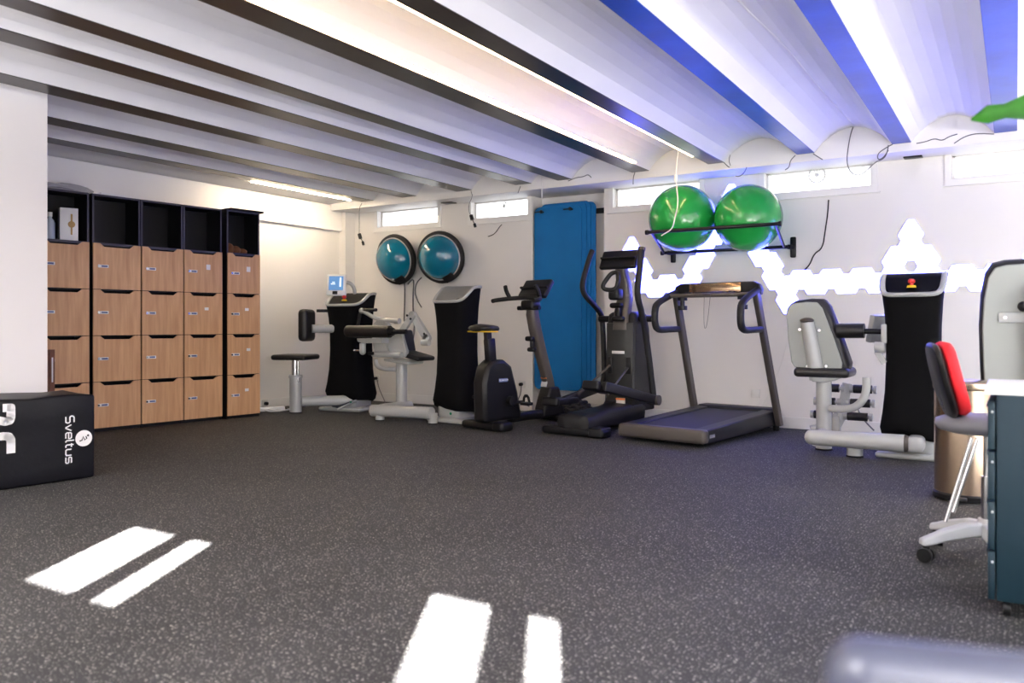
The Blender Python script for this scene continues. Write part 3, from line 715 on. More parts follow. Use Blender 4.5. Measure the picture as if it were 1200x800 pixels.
obj('roller_pad', MB().cone(at(981, 387.5, 6.78), at(1013, 387.5, 6.78), .058, seg=28), M_pad, t3)
obj('roller_axle', MB().cone(at(1012, 388, 6.78), at(1037, 388.5, 6.78), .021), M_bk, t3)
obj('axle_bracket', MB().rbox(at(1036.5, 391, 6.70), (.04, .08, .15), .01).cone(at(1025, 407, 6.68), at(1037, 407, 6.68), .043, seg=24).prism([at(1024, 413, 6.66), at(1031, 411, 6.66), at(1039, 424, 6.66), at(1033, 427, 6.66)], (0, .05, 0)), M_lg, t3, bevel=.004)
obj('side_screen', placed(MB().rbox((0, 0, 0), (.05, .20, .22), .012, 3), Matrix.Translation(at(1030, 385, 6.95)) @ Matrix.Rotation(R(-35), 4, 'Z') @ Matrix.Rotation(R(12), 4, 'Y')), M_lg, t3)
# --- tall machine cut by the right picture edge
t4 = thing('chest_press_machine', (.36, 5.6, 0), 'tall grey backrest machine cut off by the right picture edge, behind the steel bin', 'gym machine')
Y4 = 5.66
outl = [(1152, 420), (1151, 385), (1153, 350), (1158, 325), (1166, 313.5), (1180, 310), (1215, 308), (1250, 307), (1264, 312), (1272, 325), (1277, 350), (1279, 400), (1277, 455), (1270, 475), (1165, 478), (1154, 465)]
poly = [at(x_, y_, Y4) for x_, y_ in outl]; c_ = sum(poly, Vector())/len(poly)
obj('seat_shell', MB().prism(poly, (0, .02, 0)), M_shell, t4, bevel=.008, angle=50)
obj('back_pad', MB().loft([[c_+(p_-c_)*k_+Vector((-.15*o_, o_, .3*o_)) for p_ in poly] for k_, o_ in ((1.0, .015), (1.035, .03), (1.04, .07), (1.01, .09))]), M_pad, t4, angle=60)
pA = at(1215, 340, Y4-.06)
obj('back_post', MB().rbox((pA.x+.03, Y4-.05, .72), (.16, .06, 1.05), .02), M_lg, t4)
obj('bracket_plate', MB().rbox(at(1192, 372, Y4-.01), (.19, .012, .06), .005), M_lg, t4)
q = at(1178, 372, Y4-.018); obj('bolt', MB().cone(q, q+Vector((0, .015, 0)), .010), M_chrome, t4)
q = at(1199, 359, Y4-.10); obj('knob', MB().sph(q, .03, (1, 1, 1), 16, 12), M_bk, t4)
obj('seat_pad', MB().rbox((pA.x+.03, Y4+.32, .46), (.42, .42, .08), .03, 4), M_pad, t4)
obj('base_frame', MB().rbox((pA.x+.03, Y4+.2, .06), (.14, 1.0, .12), .03).rbox((pA.x+.03, Y4+.62, .06), (.6, .14, .12), .03).rbox((pA.x+.03, Y4-.2, .06), (.5, .12, .12), .03).rbox((pA.x+.03, Y4+.3, .26), (.12, .12, .36), .03), M_lg, t4)
# ---------------------------------------------------------------- foam roller stand behind the right machine
t5 = thing('roller_stand', (-1.35, 7.4, 0), 'low pale stand with three rows of black foam rollers behind the grey shell seat', 'gym stand')
obj('upright', MB().tube([at(993, 449, 7.38), at(989, 470, 7.38), at(985, 490, 7.38), at(978, 503, 7.38)], .040, 10, up=(0, 1, 0), flat=.6).tube([at(985, 490, 7.38), at(965, 500, 7.36), at(950, 503, 7.33)], .035, 10), M_lg, t5)
q = at(980, 504, 7.38); obj('stand_base', MB().rbox((q.x+.02, 7.38, .03), (.26, .30, .06), .02).rbox((q.x, 7.38, .12), (.07, .1, .2), .02), M_lg, t5)
for y_, x0_, x1_ in ((456.5, 960, 1026), (473, 954, 1024), (489, 950, 1021)):
    A_, B_ = at(x0_, y_-2, 7.38), at(x1_, y_, 7.38); A_ = Vector((at(x0_, y_, 7.38).x, 7.38, B_.z))
    e = obj('roller_bar', MB().cone(A_, B_, .016), M_lg, t5)
    L_ = B_-A_
    obj('foam_roller', MB().cone(A_+L_*.06, A_+L_*.36, .036, seg=20), M_pad, e); obj('foam_roller', MB().cone(A_+L_*.62, A_+L_*.94, .036, seg=20), M_pad, e)
    for u_ in (0, .97): obj('end_cap', MB().cone(A_+L_*u_, A_+L_*(u_+.05), .034, seg=20), M_lg, e)
    obj('collar', MB().cone(A_+L_*.40, A_+L_*.46, .033, seg=20), M_lg, e); obj('collar', MB().cone(A_+L_*.55, A_+L_*.61, .033, seg=20), M_lg, e)
# ---------------------------------------------------------------- exercise bike
tb = thing('exercise_bike', (-4.27, 6.36, 0), 'black exercise bike with yellow-edged saddle, left of the blue mats', 'exercise bike', R(-11))
def L(name, m, mt, parent=None, **k): return obj(name, m, mt, parent or tb, world=False, **k)
L('rear_stabiliser', MB().rbox((0, 0, .045), (.56, .15, .07), .03, 3).rbox((.21, 0, .05), (.14, .17, .085), .03, 3), M_bk)
outl = [(-.10, .08), (-.11, .45), (-.07, .60), (.02, .665), (.17, .665), (.27, .60), (.36, .35), (.42, .08)]
m = MB(); m.prism([(-.085, y_, z_) for y_, z_ in outl], (.17, 0, 0))
L('body_shroud', m, M_bk, bevel=.035, angle=60)
L('logo_badge', MB().rbox((.088, .14, .47), (.006, .12, .035), .003), M_lab)
m = text_mesh('TECHNOGYM', .02, 0, .0005); bmesh.ops.transform(m.bm, matrix=Matrix(((0, 0, 1, .0925), (1, 0, 0, .14), (0, 1, 0, .47), (0, 0, 0, 1))), verts=m.bm.verts); L('badge_lettering', m, M_print, smooth=False)
L('seat_sleeve', MB().rbox((0, .05, .74), (.07, .10, .26), .012, M=Matrix.Rotation(R(6), 4, 'X')), M_bk)
L('seat_post', MB().rbox((0, .02, .86), (.05, .07, .22), .01, M=Matrix.Rotation(R(6), 4, 'X')), M_dg)
sd_ = []
def saddle_ring(y_, hw, z0, z1):
    return [Vector((hw*math.cos(2*PI*k/16), y_, (z0+z1)/2+(z1-z0)/2*math.sin(2*PI*k/16))) for k in range(16)]
rg = [saddle_ring(-.15, .05, .95, .98), saddle_ring(-.14, .11, .935, 1.0), saddle_ring(-.08, .13, .93, 1.01), saddle_ring(0, .10, .93, 1.005), saddle_ring(.07, .055, .93, 1.0), saddle_ring(.14, .035, .935, .99), saddle_ring(.16, .015, .95, .975)]
s_ = L('saddle', MB().loft(rg), M_pad, angle=70)
L('saddle_trim', MB().rbox((0, -.05, .936), (.24, .18, .014), .006), M_yel, s_)
m = MB(); m.cone((.09, .22, .27), (.14, .22, .27), .045, seg=20); L('crank', m.rbox((.125, .30, .25), (.02, .18, .03), .008), M_dg)
L('pedal', MB().rbox((.18, .37, .235), (.10, .09, .03), .01), M_bk)
L('pedal_strap', MB().tube([(.14, .37, .24), (.15, .37, .31), (.20, .37, .31), (.22, .37, .24)], .008, 6, smooth=1, flat=2), M_bk)
m = MB(); m.cone((-.09, .22, .27), (-.14, .22, .27), .045, seg=20); L('crank', m.rbox((-.125, .14, .29), (.02, .18, .03), .008), M_dg)
L('pedal', MB().rbox((-.18, .07, .30), (.10, .09, .03), .01), M_bk)
L('low_beam', MB().rbox((0, .68, .09), (.13, .75, .09), .04, 4), M_bk)
L('front_stabiliser', MB().rbox((0, 1.02, .045), (.50, .13, .07), .03, 3), M_bk)
L('column_base', MB().loft([[Vector((x_, y_, z_)) for x_, y_ in ((-.075, a_), (.075, a_), (.075, b_), (-.075, b_))] for z_, a_, b_ in ((.06, .74, 1.10), (.22, .80, 1.05), (.36, .86, 1.00))]), M_dg, bevel=.02)
m = MB()
rg = []
for z_, y_, hw, hd in ((.30, .93, .052, .06), (.45, .89, .052, .06), (.7, .79, .054, .062), (.95, .70, .056, .062), (1.10, .66, .056, .06), (1.18, .66, .05, .05)):
    rg.append([Vector((hw*math.copysign(abs(math.cos(a))**.6, math.cos(a)), y_+hd*math.copysign(abs(math.sin(a))**.6, math.sin(a)), z_)) for a in [2*PI*k/20 for k in range(20)]])
L('column', m.loft(rg), M_mg, angle=60)
L('warning_label', MB().rbox((0, .865, .405), (.075, .012, .10), .003, M=Matrix.Rotation(R(-18), 4, 'X') @ Matrix.Translation((0, -.02, 0))), M_vent)
L('orange_stripe', MB().box((0, .835, .455), (.075, .012, .012)), M_orange, smooth=False)
L('adjust_knob', MB().rbox((-.01, .63, .86), (.10, .06, .05), .02, 3).rbox((0, .66, .80), (.05, .05, .14), .02).rbox((.0, .65, .75), (.10, .06, .045), .02, 3), M_bk)
L('bar_mount', MB().rbox((0, .63, 1.20), (.17, .14, .10), .03, 3), M_bk)
L('mount_knob', MB().cone((-.14, .60, 1.17), (.15, .60, 1.17), .022), M_bk)
L('console', placed(MB().rbox((0, 0, 0), (.36, .06, .22), .02, 3), Matrix.Translation((.03, .68, 1.36)) @ Matrix.Rotation(R(-38), 4, 'X')), M_bk)
L('console_ledge', placed(MB().rbox((0, -.04, -.01), (.36, .03, .02), .006), Matrix.Translation((.03, .68, 1.36)) @ Matrix.Rotation(R(-38), 4, 'X')), M_bkr)
L('handlebar', MB().tube([(-.27, .36, 1.24), (-.28, .42, 1.25), (-.20, .56, 1.27), (0, .60, 1.275), (.20, .56, 1.265), (.29, .42, 1.24), (.28, .36, 1.235)], .022, 12, smooth=2), M_bkr)
for s_ in (-1, 1): L('grip', MB().tube([(s_*.20, .54, 1.27), (s_*.215, .50, 1.34), (s_*.20, .47, 1.39)], .021, 10, smooth=1), M_bkr)
# ---------------------------------------------------------------- elliptical trainer
te = thing('elliptical_trainer', (-3.37, 6.47, 0), 'grey elliptical trainer with black console and tall arms beside the blue mats', 'elliptical trainer', R(-5))
def L(name, m, mt, parent=None, **k): return obj(name, m, mt, parent or te, world=False, **k)
L('rear_stabiliser', MB().rbox((0, 0, .04), (.66, .16, .07), .025, 3), M_bk)
L('stabiliser_cap', MB().rbox((.25, 0, .05), (.14, .18, .085), .02, 3), M_dg)
rg = []
for y_, hw, h in ((-.07, .10, .13), (-.05, .165, .17), (.1, .175, .18), (.3, .14, .19), (.6, .16, .2), (.8, .2, .22), (.95, .2, .22)):
    rg.append([Vector((hw*math.copysign(abs(math.cos(a))**.5, math.cos(a)), y_, .03+h/2+h/2*math.copysign(abs(math.sin(a))**.5, math.sin(a))*.9)) for a in [2*PI*k/20 for k in range(20)]])
L('base_housing', MB().loft(rg), M_dg, angle=60)
rg = []
for z_, hw, y0, y1 in ((.15, .175, .70, 1.22), (.25, .165, .78, 1.2), (.6, .165, .80, 1.16), (.95, .165, .82, 1.12), (1.10, .155, .84, 1.08), (1.13, .13, .87, 1.05)):
    rg.append([Vector((x_, y_, z_)) for x_, y_ in ((-hw, y0), (hw, y0), (hw, y1), (-hw, y1))])
L('tower', MB().loft(rg), M_dg, bevel=.02)
L('front_panel', MB().rbox((0, .80, .62), (.30, .02, .80), .008, M=Matrix.Rotation(R(-1.5), 4, 'X')), mat('slate_panel', (.02, .021, .02), .4, spec=.35))
L('logo_badge', MB().rbox((-.01, .786, .73), (.14, .006, .028), .002), M_vent)
L('warning_label', MB().rbox((.03, .765, .235), (.10, .008, .10), .003).box((.03, .763, .235), (.09, .008, .09)), M_vent)
L('orange_stripe', MB().box((.03, .7595, .275), (.10, .006, .018)), M_orange, smooth=False)
for s_ in (-1, 1): L('rod_slot', MB().rbox((s_*.10, .79, .60), (.05, .02, .17), .01), M_bk)
rg = []
for z_, y_, hw, hd in ((.95, .83, .085, .05), (1.12, .86, .085, .06), (1.25, .90, .075, .06), (1.40, .88, .07, .06), (1.52, .84, .058, .05), (1.58, .82, .055, .04)):
    rg.append([Vector((hw*math.copysign(abs(math.cos(a))**.6, math.cos(a)), y_+hd*math.copysign(abs(math.sin(a))**.6, math.sin(a)), z_)) for a in [2*PI*k/20 for k in range(20)]])
L('neck', MB().loft(rg), M_mg, angle=60)
MC = Matrix.Translation((.02, .76, 1.635)) @ Matrix.Rotation(R(-28), 4, 'X')
L('console', placed(MB().rbox((0, 0, 0), (.40, .05, .20), .018, 3), MC), M_bk)
L('console_ledge', placed(MB().rbox((0, -.04, 0), (.38, .035, .015), .005), MC), M_bkr)
L('fixed_handle', MB().tube([(-.03, .70, 1.51), (-.07, .67, 1.45), (-.11, .65, 1.38), (-.08, .65, 1.34), (.03, .67, 1.34), (.05, .68, 1.42), (.04, .70, 1.51)], .022, 10, closed=True, smooth=2), M_dg)
L('handle_mount', MB().rbox((0, .72, 1.30), (.12, .12, .12), .03, 3), M_bk)
L('adjust_knob', MB().rbox((-.02, .77, 1.19), (.13, .08, .055), .025, 3).rbox((0, .78, 1.13), (.06, .07, .14), .02).rbox((0.0, .77, 1.06), (.13, .08, .05), .022, 3), M_bk)
L('pivot_shaft', MB().cone((-.30, .92, 1.06), (.31, .92, 1.06), .032), M_bk)
# arms: left further, right nearer
L('moving_arm', MB().tube([(-.29, .758, 1.74), (-.29, .70, 1.66), (-.29, .60, 1.47), (-.29, .565, 1.38), (-.29, .60, 1.30), (-.29, .76, 1.215), (-.29, .90, 1.135), (-.29, .958, 1.07), (-.29, .975, .83), (-.29, 1.0, .48), (-.29, .92, .34)], .026, 12, smooth=2, flat=1.1, up=(0, 1, 0)), M_bkr)
L('moving_arm', MB().tube([(.30, .689, 1.72), (.30, .638, 1.49), (.30, .600, 1.32), (.30, .625, 1.22), (.30, .70, 1.10), (.30, .793, .84), (.30, .881, .51), (.30, .94, .27)], .029, 12, smooth=2, flat=1.1, up=(0, 1, 0)), M_bkr)
L('arm_tip', MB().cone((.30, .687, 1.71), (.30, .692, 1.735), .036), M_mg)
def beamq(m, a, b, w_, h_):
    a, b = Vector(a), Vector(b); d_ = b-a; q_ = d_.to_track_quat('Y', 'Z').to_matrix().to_4x4()
    m.rbox((0, 0, 0), (w_, d_.length, h_), .014, 3, M=Matrix.Translation((a+b)/2) @ q_) if False else None
    mm = MB(); mm.rbox((0, 0, 0), (w_, d_.length, h_), .014, 3); bmesh.ops.transform(mm.bm, matrix=Matrix.Translation((a+b)/2) @ q_, verts=mm.bm.verts); m.join(mm.bm)
m = MB(); beamq(m, (.24, .08, .45), (.32, .93, .27), .06, .09); L('pedal_link', m, M_dg)
m = MB(); beamq(m, (.14, .02, .45), (.15, .32, .38), .17, .05); beamq(m, (.16, -.02, .47), (.16, .03, .45), .17, .08); L('pedal', m, M_bk)
m = MB(); beamq(m, (-.22, .14, .29), (-.29, .88, .36), .06, .08); L('pedal_link', m, M_dg)
m = MB(); beamq(m, (-.24, -.04, .29), (-.24, .30, .285), .17, .06); beamq(m, (-.24, -.08, .30), (-.24, -.02, .29), .17, .08); L('pedal', m, M_bk)
L('push_rod', MB().cone((.10, .78, .58), (.20, .22, .36), .009), M_mg)
L('push_rod', MB().cone((-.10, .78, .60), (-.20, .35, .33), .011), M_mg)
L('link_joint', MB().cone((.27, .92, .27), (.37, .92, .27), .05, seg=20), M_mg)
# ---------------------------------------------------------------- treadmill
tt = thing('treadmill', (-2.51, 6.36, 0), 'dark treadmill with blue-lit deck and arched console under the green balls', 'treadmill', R(-8))
def L(name, m, mt, parent=None, **k): return obj(name, m, mt, parent or tt, world=False, **k)
def slope(y): return .145+.05*y/1.45
def rail(s):
    x0, x1 = sorted((s*.275, s*.40))
    return [Vector((x0, 0, .03)), Vector((x1, 0, .03)), Vector((x1, 0, slope(0))), Vector((x0, 0, slope(0)+.003))], [Vector((x0, 1.52, .05)), Vector((x1, 1.52, .05)), Vector((x1, 1.52, slope(1.52))), Vector((x0, 1.52, slope(1.52)+.003))]
for s_ in (-1, 1): L('side_rail', MB().loft(rail(s_)), M_dg, bevel=.012)
L('running_belt', MB().loft([[Vector((-.285, y_, slope(y_)-.045)), Vector((.285, y_, slope(y_)-.045)), Vector((.285, y_, slope(y_)-.015)), Vector((-.285, y_, slope(y_)-.015))] for y_ in (.03, 1.45)]), mat('belt_rubber', (.016, .016, .02), .6, spec=.35), smooth=False)
L('rear_cap', MB().rbox((0, .01, .095), (.82, .10, .115), .03, 4), M_mg)
L('badge', MB().rbox((.411, .10, .095), (.004, .09, .026), .002), M_seatg)
L('front_cover', MB().rbox((0, 1.50, .145), (.80, .20, .13), .03, 3), M_dg)
L('under_frame', MB().box((0, .75, .045), (.62, 1.25, .07)), M_bk, smooth=False)
for s_ in (-1, 1):
    L('foot', MB().cone((s_*.38, 1.5, 0), (s_*.38, 1.5, .05), .03), M_bk)
    a_, b_ = Vector((s_*.43, 1.46, .05)), Vector((s_*.40, .99, 1.30))
    m = MB(); beamq(m, a_, b_, .055, .085) if False else m.tube([a_, a_+(b_-a_)*.5, b_], .042, 4, up=(0, 1, 0))
    m = MB(); m.loft([[Vector((c0.x+dx, c0.y+dy, c0.z)) for dx, dy in ((-.026, -.045), (.026, -.045), (.026, .045), (-.026, .045))] for c0 in (a_, a_+(b_-a_)*.3, b_)])
    L('upright', m, M_mg, bevel=.012)
    hd = [(s_*.405, 1.00, 1.31), (s_*.41, .86, 1.27), (s_*.42, .66, 1.20), (s_*.42, .62, 1.14), (s_*.42, .62, 1.00), (s_*.42, .68, .95), (s_*.42, .86, .955), (s_*.415, 1.06, .96)]
    L('side_handle', MB().tube(hd, .030, 10, smooth=2, flat=1.1, up=(1, 0, 0)), M_bkr)
    L('speed_knob', MB().cone((s_*.30, .93, 1.23), (s_*.30, .93, 1.27), .045, seg=20).cone((s_*.30, .93, 1.18), (s_*.30, .93, 1.23), .022).cone((s_*.30, .93, 1.14), (s_*.30, .93, 1.18), .045, seg=20), M_bk)
pl = [(-.43, 1.27), (-.44, 1.32), (-.42, 1.37), (-.36, 1.395), (.36, 1.395), (.42, 1.37), (.44, 1.32), (.43, 1.27)]
L('console', MB().prism([(x_, 1.02-(z_-1.27)*.1, z_) for x_, z_ in pl], (0, .06, 0)), M_bk, bevel=.012)
L('console_tray', MB().rbox((0, .94, 1.275), (.80, .20, .035), .012, 3), M_mg)
L('display', MB().rbox((-.01, 1.008, 1.34), (.52, .012, .095), .004, M=Matrix.Rotation(R(-4), 4, 'X')), mat('bronze_reflection', (.30, .20, .12), .12, metal=.8))  # brown-gold reflection on the screen is put into its colour
L('tray_rest', MB().rbox((0, .90, 1.298), (.30, .05, .014), .004).rbox((-.22, .90, 1.298), (.06, .05, .016), .004).rbox((.22, .90, 1.298), (.06, .05, .016), .004), M_bk)
sfl = L('safety_clip', MB().rbox((.0, .85, 1.275), (.07, .03, .03), .006), M_mg)
L('safety_cord', MB().tube([(-.03, .84, 1.27), (-.035, .84, 1.1), (-.03, .84, .95), (.0, .84, 1.0), (.03, .84, 1.27)], .0025, 6, smooth=2), M_cable, sfl)
# ---------------------------------------------------------------- blue mats on hooks in the niche
mat_lab = ['blue exercise mat, front one of the hanging stack', 'blue exercise mat, second in the hanging stack', 'blue exercise mat, third in the hanging stack', 'blue exercise mat, rearmost of the hanging stack']
for i, (x0, x1, yt, yb, Yq) in enumerate(((626, 681, 241, 457, 8.00), (633, 687, 237.5, 454, 8.025), (636, 692, 237, 451, 8.05), (640, 698, 238, 449, 8.075))):
    a_, b_ = at(x0, 300, Yq).x, at(x1, 300, Yq).x
    z1, z0 = at((x0+x1)/2, yt, Yq).z, at((x0+x1)/2, yb, Yq).z
    r_ = .07; pts = []
    for cx_, cz_, a0 in ((b_-r_, z1-r_, 0), (a_+r_, z1-r_, 90), (a_+r_, z0+r_, 180), (b_-r_, z0+r_, 270)):
        for k in range(6): a = R(a0+90*k/5); pts.append(Vector((cx_+r_*math.cos(a), Yq, cz_+r_*math.sin(a))))
    tag(obj('exercise_mat', MB().prism(pts, (0, .018, 0)), M_mat, bevel=.004, angle=60), mat_lab[i], 'exercise mat', 'blue mats hanging on the wall hooks')
tq = thing('mat_hooks', at(660, 245, 8.2), 'black wall rack with hooks carrying the blue mats', 'wall rack')
z_ = at(660, 247, 8.0).z
x0, x1 = at(632, 247, 8.0).x, at(700, 247, 8.0).x
obj('rack_bar', MB().rbox(((x0+x1)/2, 8.21, z_), (x1-x0+.02, .03, .06), .008), M_bk, tq)
obj('rack_end', MB().rbox((x1+.03, 8.20, z_+.0), (.06, .07, .10), .01).cone((x1+.03, 8.20, z_+.04), (x1+.03, 8.20, z_+.08), .014), M_bk, tq)
for q in ((634, 248), (668, 244.5)):
    p_ = at(*q, 7.95); obj('hook', MB().cone(p_, p_+Vector((0, .26, 0)), .011).sph(p_, .020, (1, 1, 1), 14, 10).cone(p_+Vector((-.09, .01, .0)), p_, .007), M_bk, tq)
# ---------------------------------------------------------------- balance domes
def dome(px, py, tilt, yaw, label, Yq=7.86):
    c_ = at(px, py, Yq)
    t = thing('balance_dome', c_, label, 'balance dome', group='blue balance domes on the wall')
    Mx = Matrix.Translation(c_) @ Matrix.Rotation(yaw, 4, 'Z') @ Matrix.Rotation(R(10), 4, 'X') @ Matrix.Rotation(tilt, 4, 'Y') @ Matrix.Rotation(PI/2, 4, 'X')   # local z -> -Y
    placed_rim = placed(MB().lathe([(.02, -.06), (.27, -.06), (.315, -.035), (.322, -.01), (.315, .012), (.285, .02), (.02, .02)], seg=48), Mx)
    obj('platform', placed_rim, M_bkr, t)
    prof = [(.001, .21)] + [(.27*math.sin(a), .01+.20*math.cos(a)) for a in [PI/2*k/14 for k in range(1, 15)]] + [(.27, .0)]
    obj('wall_hook', MB().cone(c_, Vector((c_.x, YB+.002, c_.z)), .05), M_bkr, t)
    obj('dome', placed(MB().lathe(prof[::-1], seg=48), Mx), M_teal, t)
    obj('edge_ring', placed(MB().lathe([(.27, .018), (.28, .024), (.27, .036), (.258, .030)], seg=48), Mx), M_lg, t)
    obj('strap_patch', placed(MB().rbox((0, 0, 0), (.14, .10, .03), .01), Mx @ Matrix.Translation((.16, -.225, .065)) @ Matrix.Rotation(R(35), 4, 'Z') @ Matrix.Rotation(R(38), 4, 'X')), M_bkr, t)
    return t
dome(463.5, 304, R(14), R(-2), 'teal half-ball balance trainer hung on the wall, the left one', 7.86)
dome(516, 301.5, R(8), R(10), 'teal half-ball balance trainer hung on the wall, the right one', 7.86)
def tubeobj(name, pts, r, m, label, cat, smooth=1, group=None):
    return tag(obj(name, MB().tube(pts, r, 6, smooth=smooth), m), label, cat, group)
Yc = 8.005
tubeobj('resistance_band', [at(474, 328, Yc), at(474.5, 345, Yc), at(473.5, 375, Yc), at(474, 405, Yc)], .009, M_cable, 'thin dark resistance band hanging straight below the left balance dome', 'resistance band')
tubeobj('resistance_band', [at(478, 333, Yc), at(483, 327, Yc), at(485, 329, Yc), at(484, 345, Yc), at(484, 365, Yc), at(486, 385, Yc), at(482, 413, Yc)], .009, M_cable, 'dark resistance band with grip, right of the straight one under the left dome', 'resistance band')
tubeobj('resistance_band', [at(494, 325, Yc), at(488, 331, Yc), at(486, 342, Yc), at(489, 352, Yc), at(494, 360, Yc)], .008, M_cable, 'looped resistance band hanging beside the right balance dome', 'resistance band')
# ---------------------------------------------------------------- ball rack and balls
tr = thing('ball_rack', (-2.4, 7.8, 1.75), 'black tubular wall rack holding two green exercise balls', 'ball rack')
YFR, YBK = 7.335, 7.93
A_, B_ = at(758, 271.5, YFR), at(914, 263, YFR); zf = (A_.z+B_.z)/2; A_.z = B_.z = zf
Cc, Dd = at(776, 297, YBK), at(924, 288.5, YBK); zb_ = (Cc.z+Dd.z)/2; Cc.z = Dd.z = zb_
obj('front_bar', MB().cone(A_, B_, .017), M_bk, tr)
obj('rear_bar', MB().cone(Cc, Dd, .017), M_bk, tr)
for a_, b_ in ((A_+Vector((.05, 0, 0)), Cc+Vector((.02, 0, 0))), (B_-Vector((.04, 0, 0)), Dd-Vector((.04, 0, 0)))): obj('end_strut', MB().cone(a_, b_, .013), M_bk, tr)
for p_ in (A_, B_, Cc): obj('end_cap', MB().cone(p_-Vector((.012, 0, 0)), p_+Vector((.012, 0, 0)), .024), M_bk, tr)
for x_ in (at(789, 300, 8.0).x, at(929.5, 288, 8.0).x):
    obj('wall_bracket', MB().rbox((x_, 8.0, zb_+.0), (.055, .03, .20), .012).cone((x_, 8.0, zb_), (x_-.03, YBK, zb_), .022), M_bk, tr)
def ball(px, py, r, label, Yq):
    c_ = at(px, py, Yq); t = thing('exercise_ball', c_-Vector((0, 0, r)), label, 'exercise ball', group='green exercise balls on the rack')
    obj('ball', MB().sph(c_, r, u=64, v=40), M_green, t)
    p_ = c_+Vector((0.17, -.78, .6)).normalized()*r*.0
    m = MB()
    for k in range(-2, 3):
        if k % 2 == 0: continue
    obj('valve_plug', MB().cone(c_+Vector((-.72, -.45, -.52)).normalized()*(r-.004), c_+Vector((-.72, -.45, -.52)).normalized()*(r+.006), .012), M_white, t)
    return t
ball(799.5, 256, .330, 'large shiny green exercise ball, the left one on the wall rack', 7.665)
ball(876.5, 255.5, .318, 'large shiny green exercise ball, the right one on the wall rack', 7.672)
# ---------------------------------------------------------------- steel bin
bc_ = Vector((0, 0, 0)); f_ = 4.64; r_ = (1133-600)/942*f_
bx, by = -SN*f_+CS*r_, CS*f_+SN*r_
tn = thing('waste_bin', (bx, by, 0), 'cylindrical brushed steel waste bin with black base behind the red chair', 'waste bin')
obj('bin_base', MB().lathe([(.155, 0), (.175, .008), (.178, .035), (.17, .045)], (bx, by, 0), 40), M_bk, tn)
obj('bin_body', MB().lathe([(.168, .045), (.168, .63)], (bx, by, 0), 48), M_steel, tn)
obj('bin_rim', MB().lathe([(.172, .63), (.176, .64), (.176, .67), (.165, .678), (.001, .682)], (bx, by, 0), 48), M_steel, tn)
obj('pedal', MB().rbox((bx-.03, by-.19, .025), (.08, .07, .02), .006), M_bk, tn)
# ---------------------------------------------------------------- red swivel chair
cx, cy = -.10, 3.95
tc_ = thing('swivel_chair', (cx, cy, 0), 'swivel chair with red backrest and grey round seat beside the dark drawer unit', 'chair')
hub = MB().cone((cx, cy, .115), (cx, cy, .18), .05, .035)
obj('base_hub', hub, M_vent, tc_)
M_base = mat('pale_plastic', (.50, .52, .54), .4)
ang0 = math.atan2(3.80-cy, -.33-cx)
for i in range(5):
    a = ang0+2*PI*i/5; d_ = Vector((math.cos(a), math.sin(a), 0));  s_ = d_.cross(Vector((0, 0, 1)))
    rg = []
    for u_, hw, z0, z1 in ((.02, .035, .11, .165), (.10, .035, .105, .16), (.19, .032, .09, .135), (.25, .03, .075, .11), (.285, .024, .07, .098)):
        c0 = Vector((cx, cy, 0))+d_*u_
        rg.append([c0+s_*hw+Vector((0, 0, z0)), c0-s_*hw+Vector((0, 0, z0)), c0-s_*hw*.7+Vector((0, 0, z1)), c0+s_*hw*.7+Vector((0, 0, z1))])
    lg_ = obj('leg', MB().loft(rg), M_base, tc_, bevel=.008)
    w0 = Vector((cx, cy, .03))+d_*.262
    ax = Matrix.Rotation(a+.7, 4, 'Z') @ Vector((1, 0, 0))
    obj('caster', MB().cone(w0-ax*.026, w0-ax*.006, .030, seg=24).cone(w0+ax*.006, w0+ax*.026, .030, seg=24).cone(w0-ax*.006, w0+ax*.006, .012).rbox(w0+Vector((0, 0, .03)), (.03, .03, .03), .008), M_bk, lg_)
obj('gas_column', MB().cone((cx, cy, .16), (cx, cy, .36), .025).cone((cx, cy, .36), (cx, cy, .55), .016), M_chrome, tc_)
s0 = Vector((cx, cy, .55))
for a_, b_ in (((1139, 513), (1108, 611)), ((1146, 513), (1117, 600))):
    p0_, p1_ = at(*a_, cy-.06), at(*b_, cy-.10); obj('strut', MB().cone(p0_, p1_, .008), M_chrome, tc_)
seatm = MB().lathe([(.001, .545), (.15, .545), (.185, .555), (.20, .575), (.195, .597), (.16, .612), (.08, .618), (.001, .619)][::-1], (cx, cy, 0), 40)
obj('seat', seatm, M_seatg, tc_, angle=70)
MBk = Matrix.Translation((cx-.165, cy-.02, .765)) @ Matrix.Rotation(R(12), 4, 'Z') @ Matrix.Rotation(R(-14), 4, 'Y')
def pillow(hy, hz, x0, x1, crown):
    rg = []
    for x_, k in ((x0, .90), (x0+(x1-x0)*.15, .98), (x0+(x1-x0)*.5, 1.0), (x0+(x1-x0)*.85, .95), (x1, .80)):
        ring = []
        for i in range(28):
            a = 2*PI*i/28; c0, s0_ = math.cos(a), math.sin(a)
            y_, z_ = hy*k*math.copysign(abs(c0)**.55, c0), hz*k*math.copysign(abs(s0_)**.55, s0_)
            ring.append(Vector((x_+crown*(z_/hz)**2+crown*(y_/hy)**2, y_, z_)))
        rg.append(ring)
    return MB().loft(rg)
obj('back_shell', placed(pillow(.18, .165, -.035, -.004, .012), MBk), M_bk, tc_, angle=60)
obj('backrest', placed(pillow(.175, .16, -.002, .048, .012), MBk), M_red, tc_, angle=60)
obj('back_bracket', MB().tube([(cx-.17, cy, .72), (cx-.15, cy, .62), (cx-.08, cy, .545)], .014, 8, smooth=1), M_chrome, tc_)
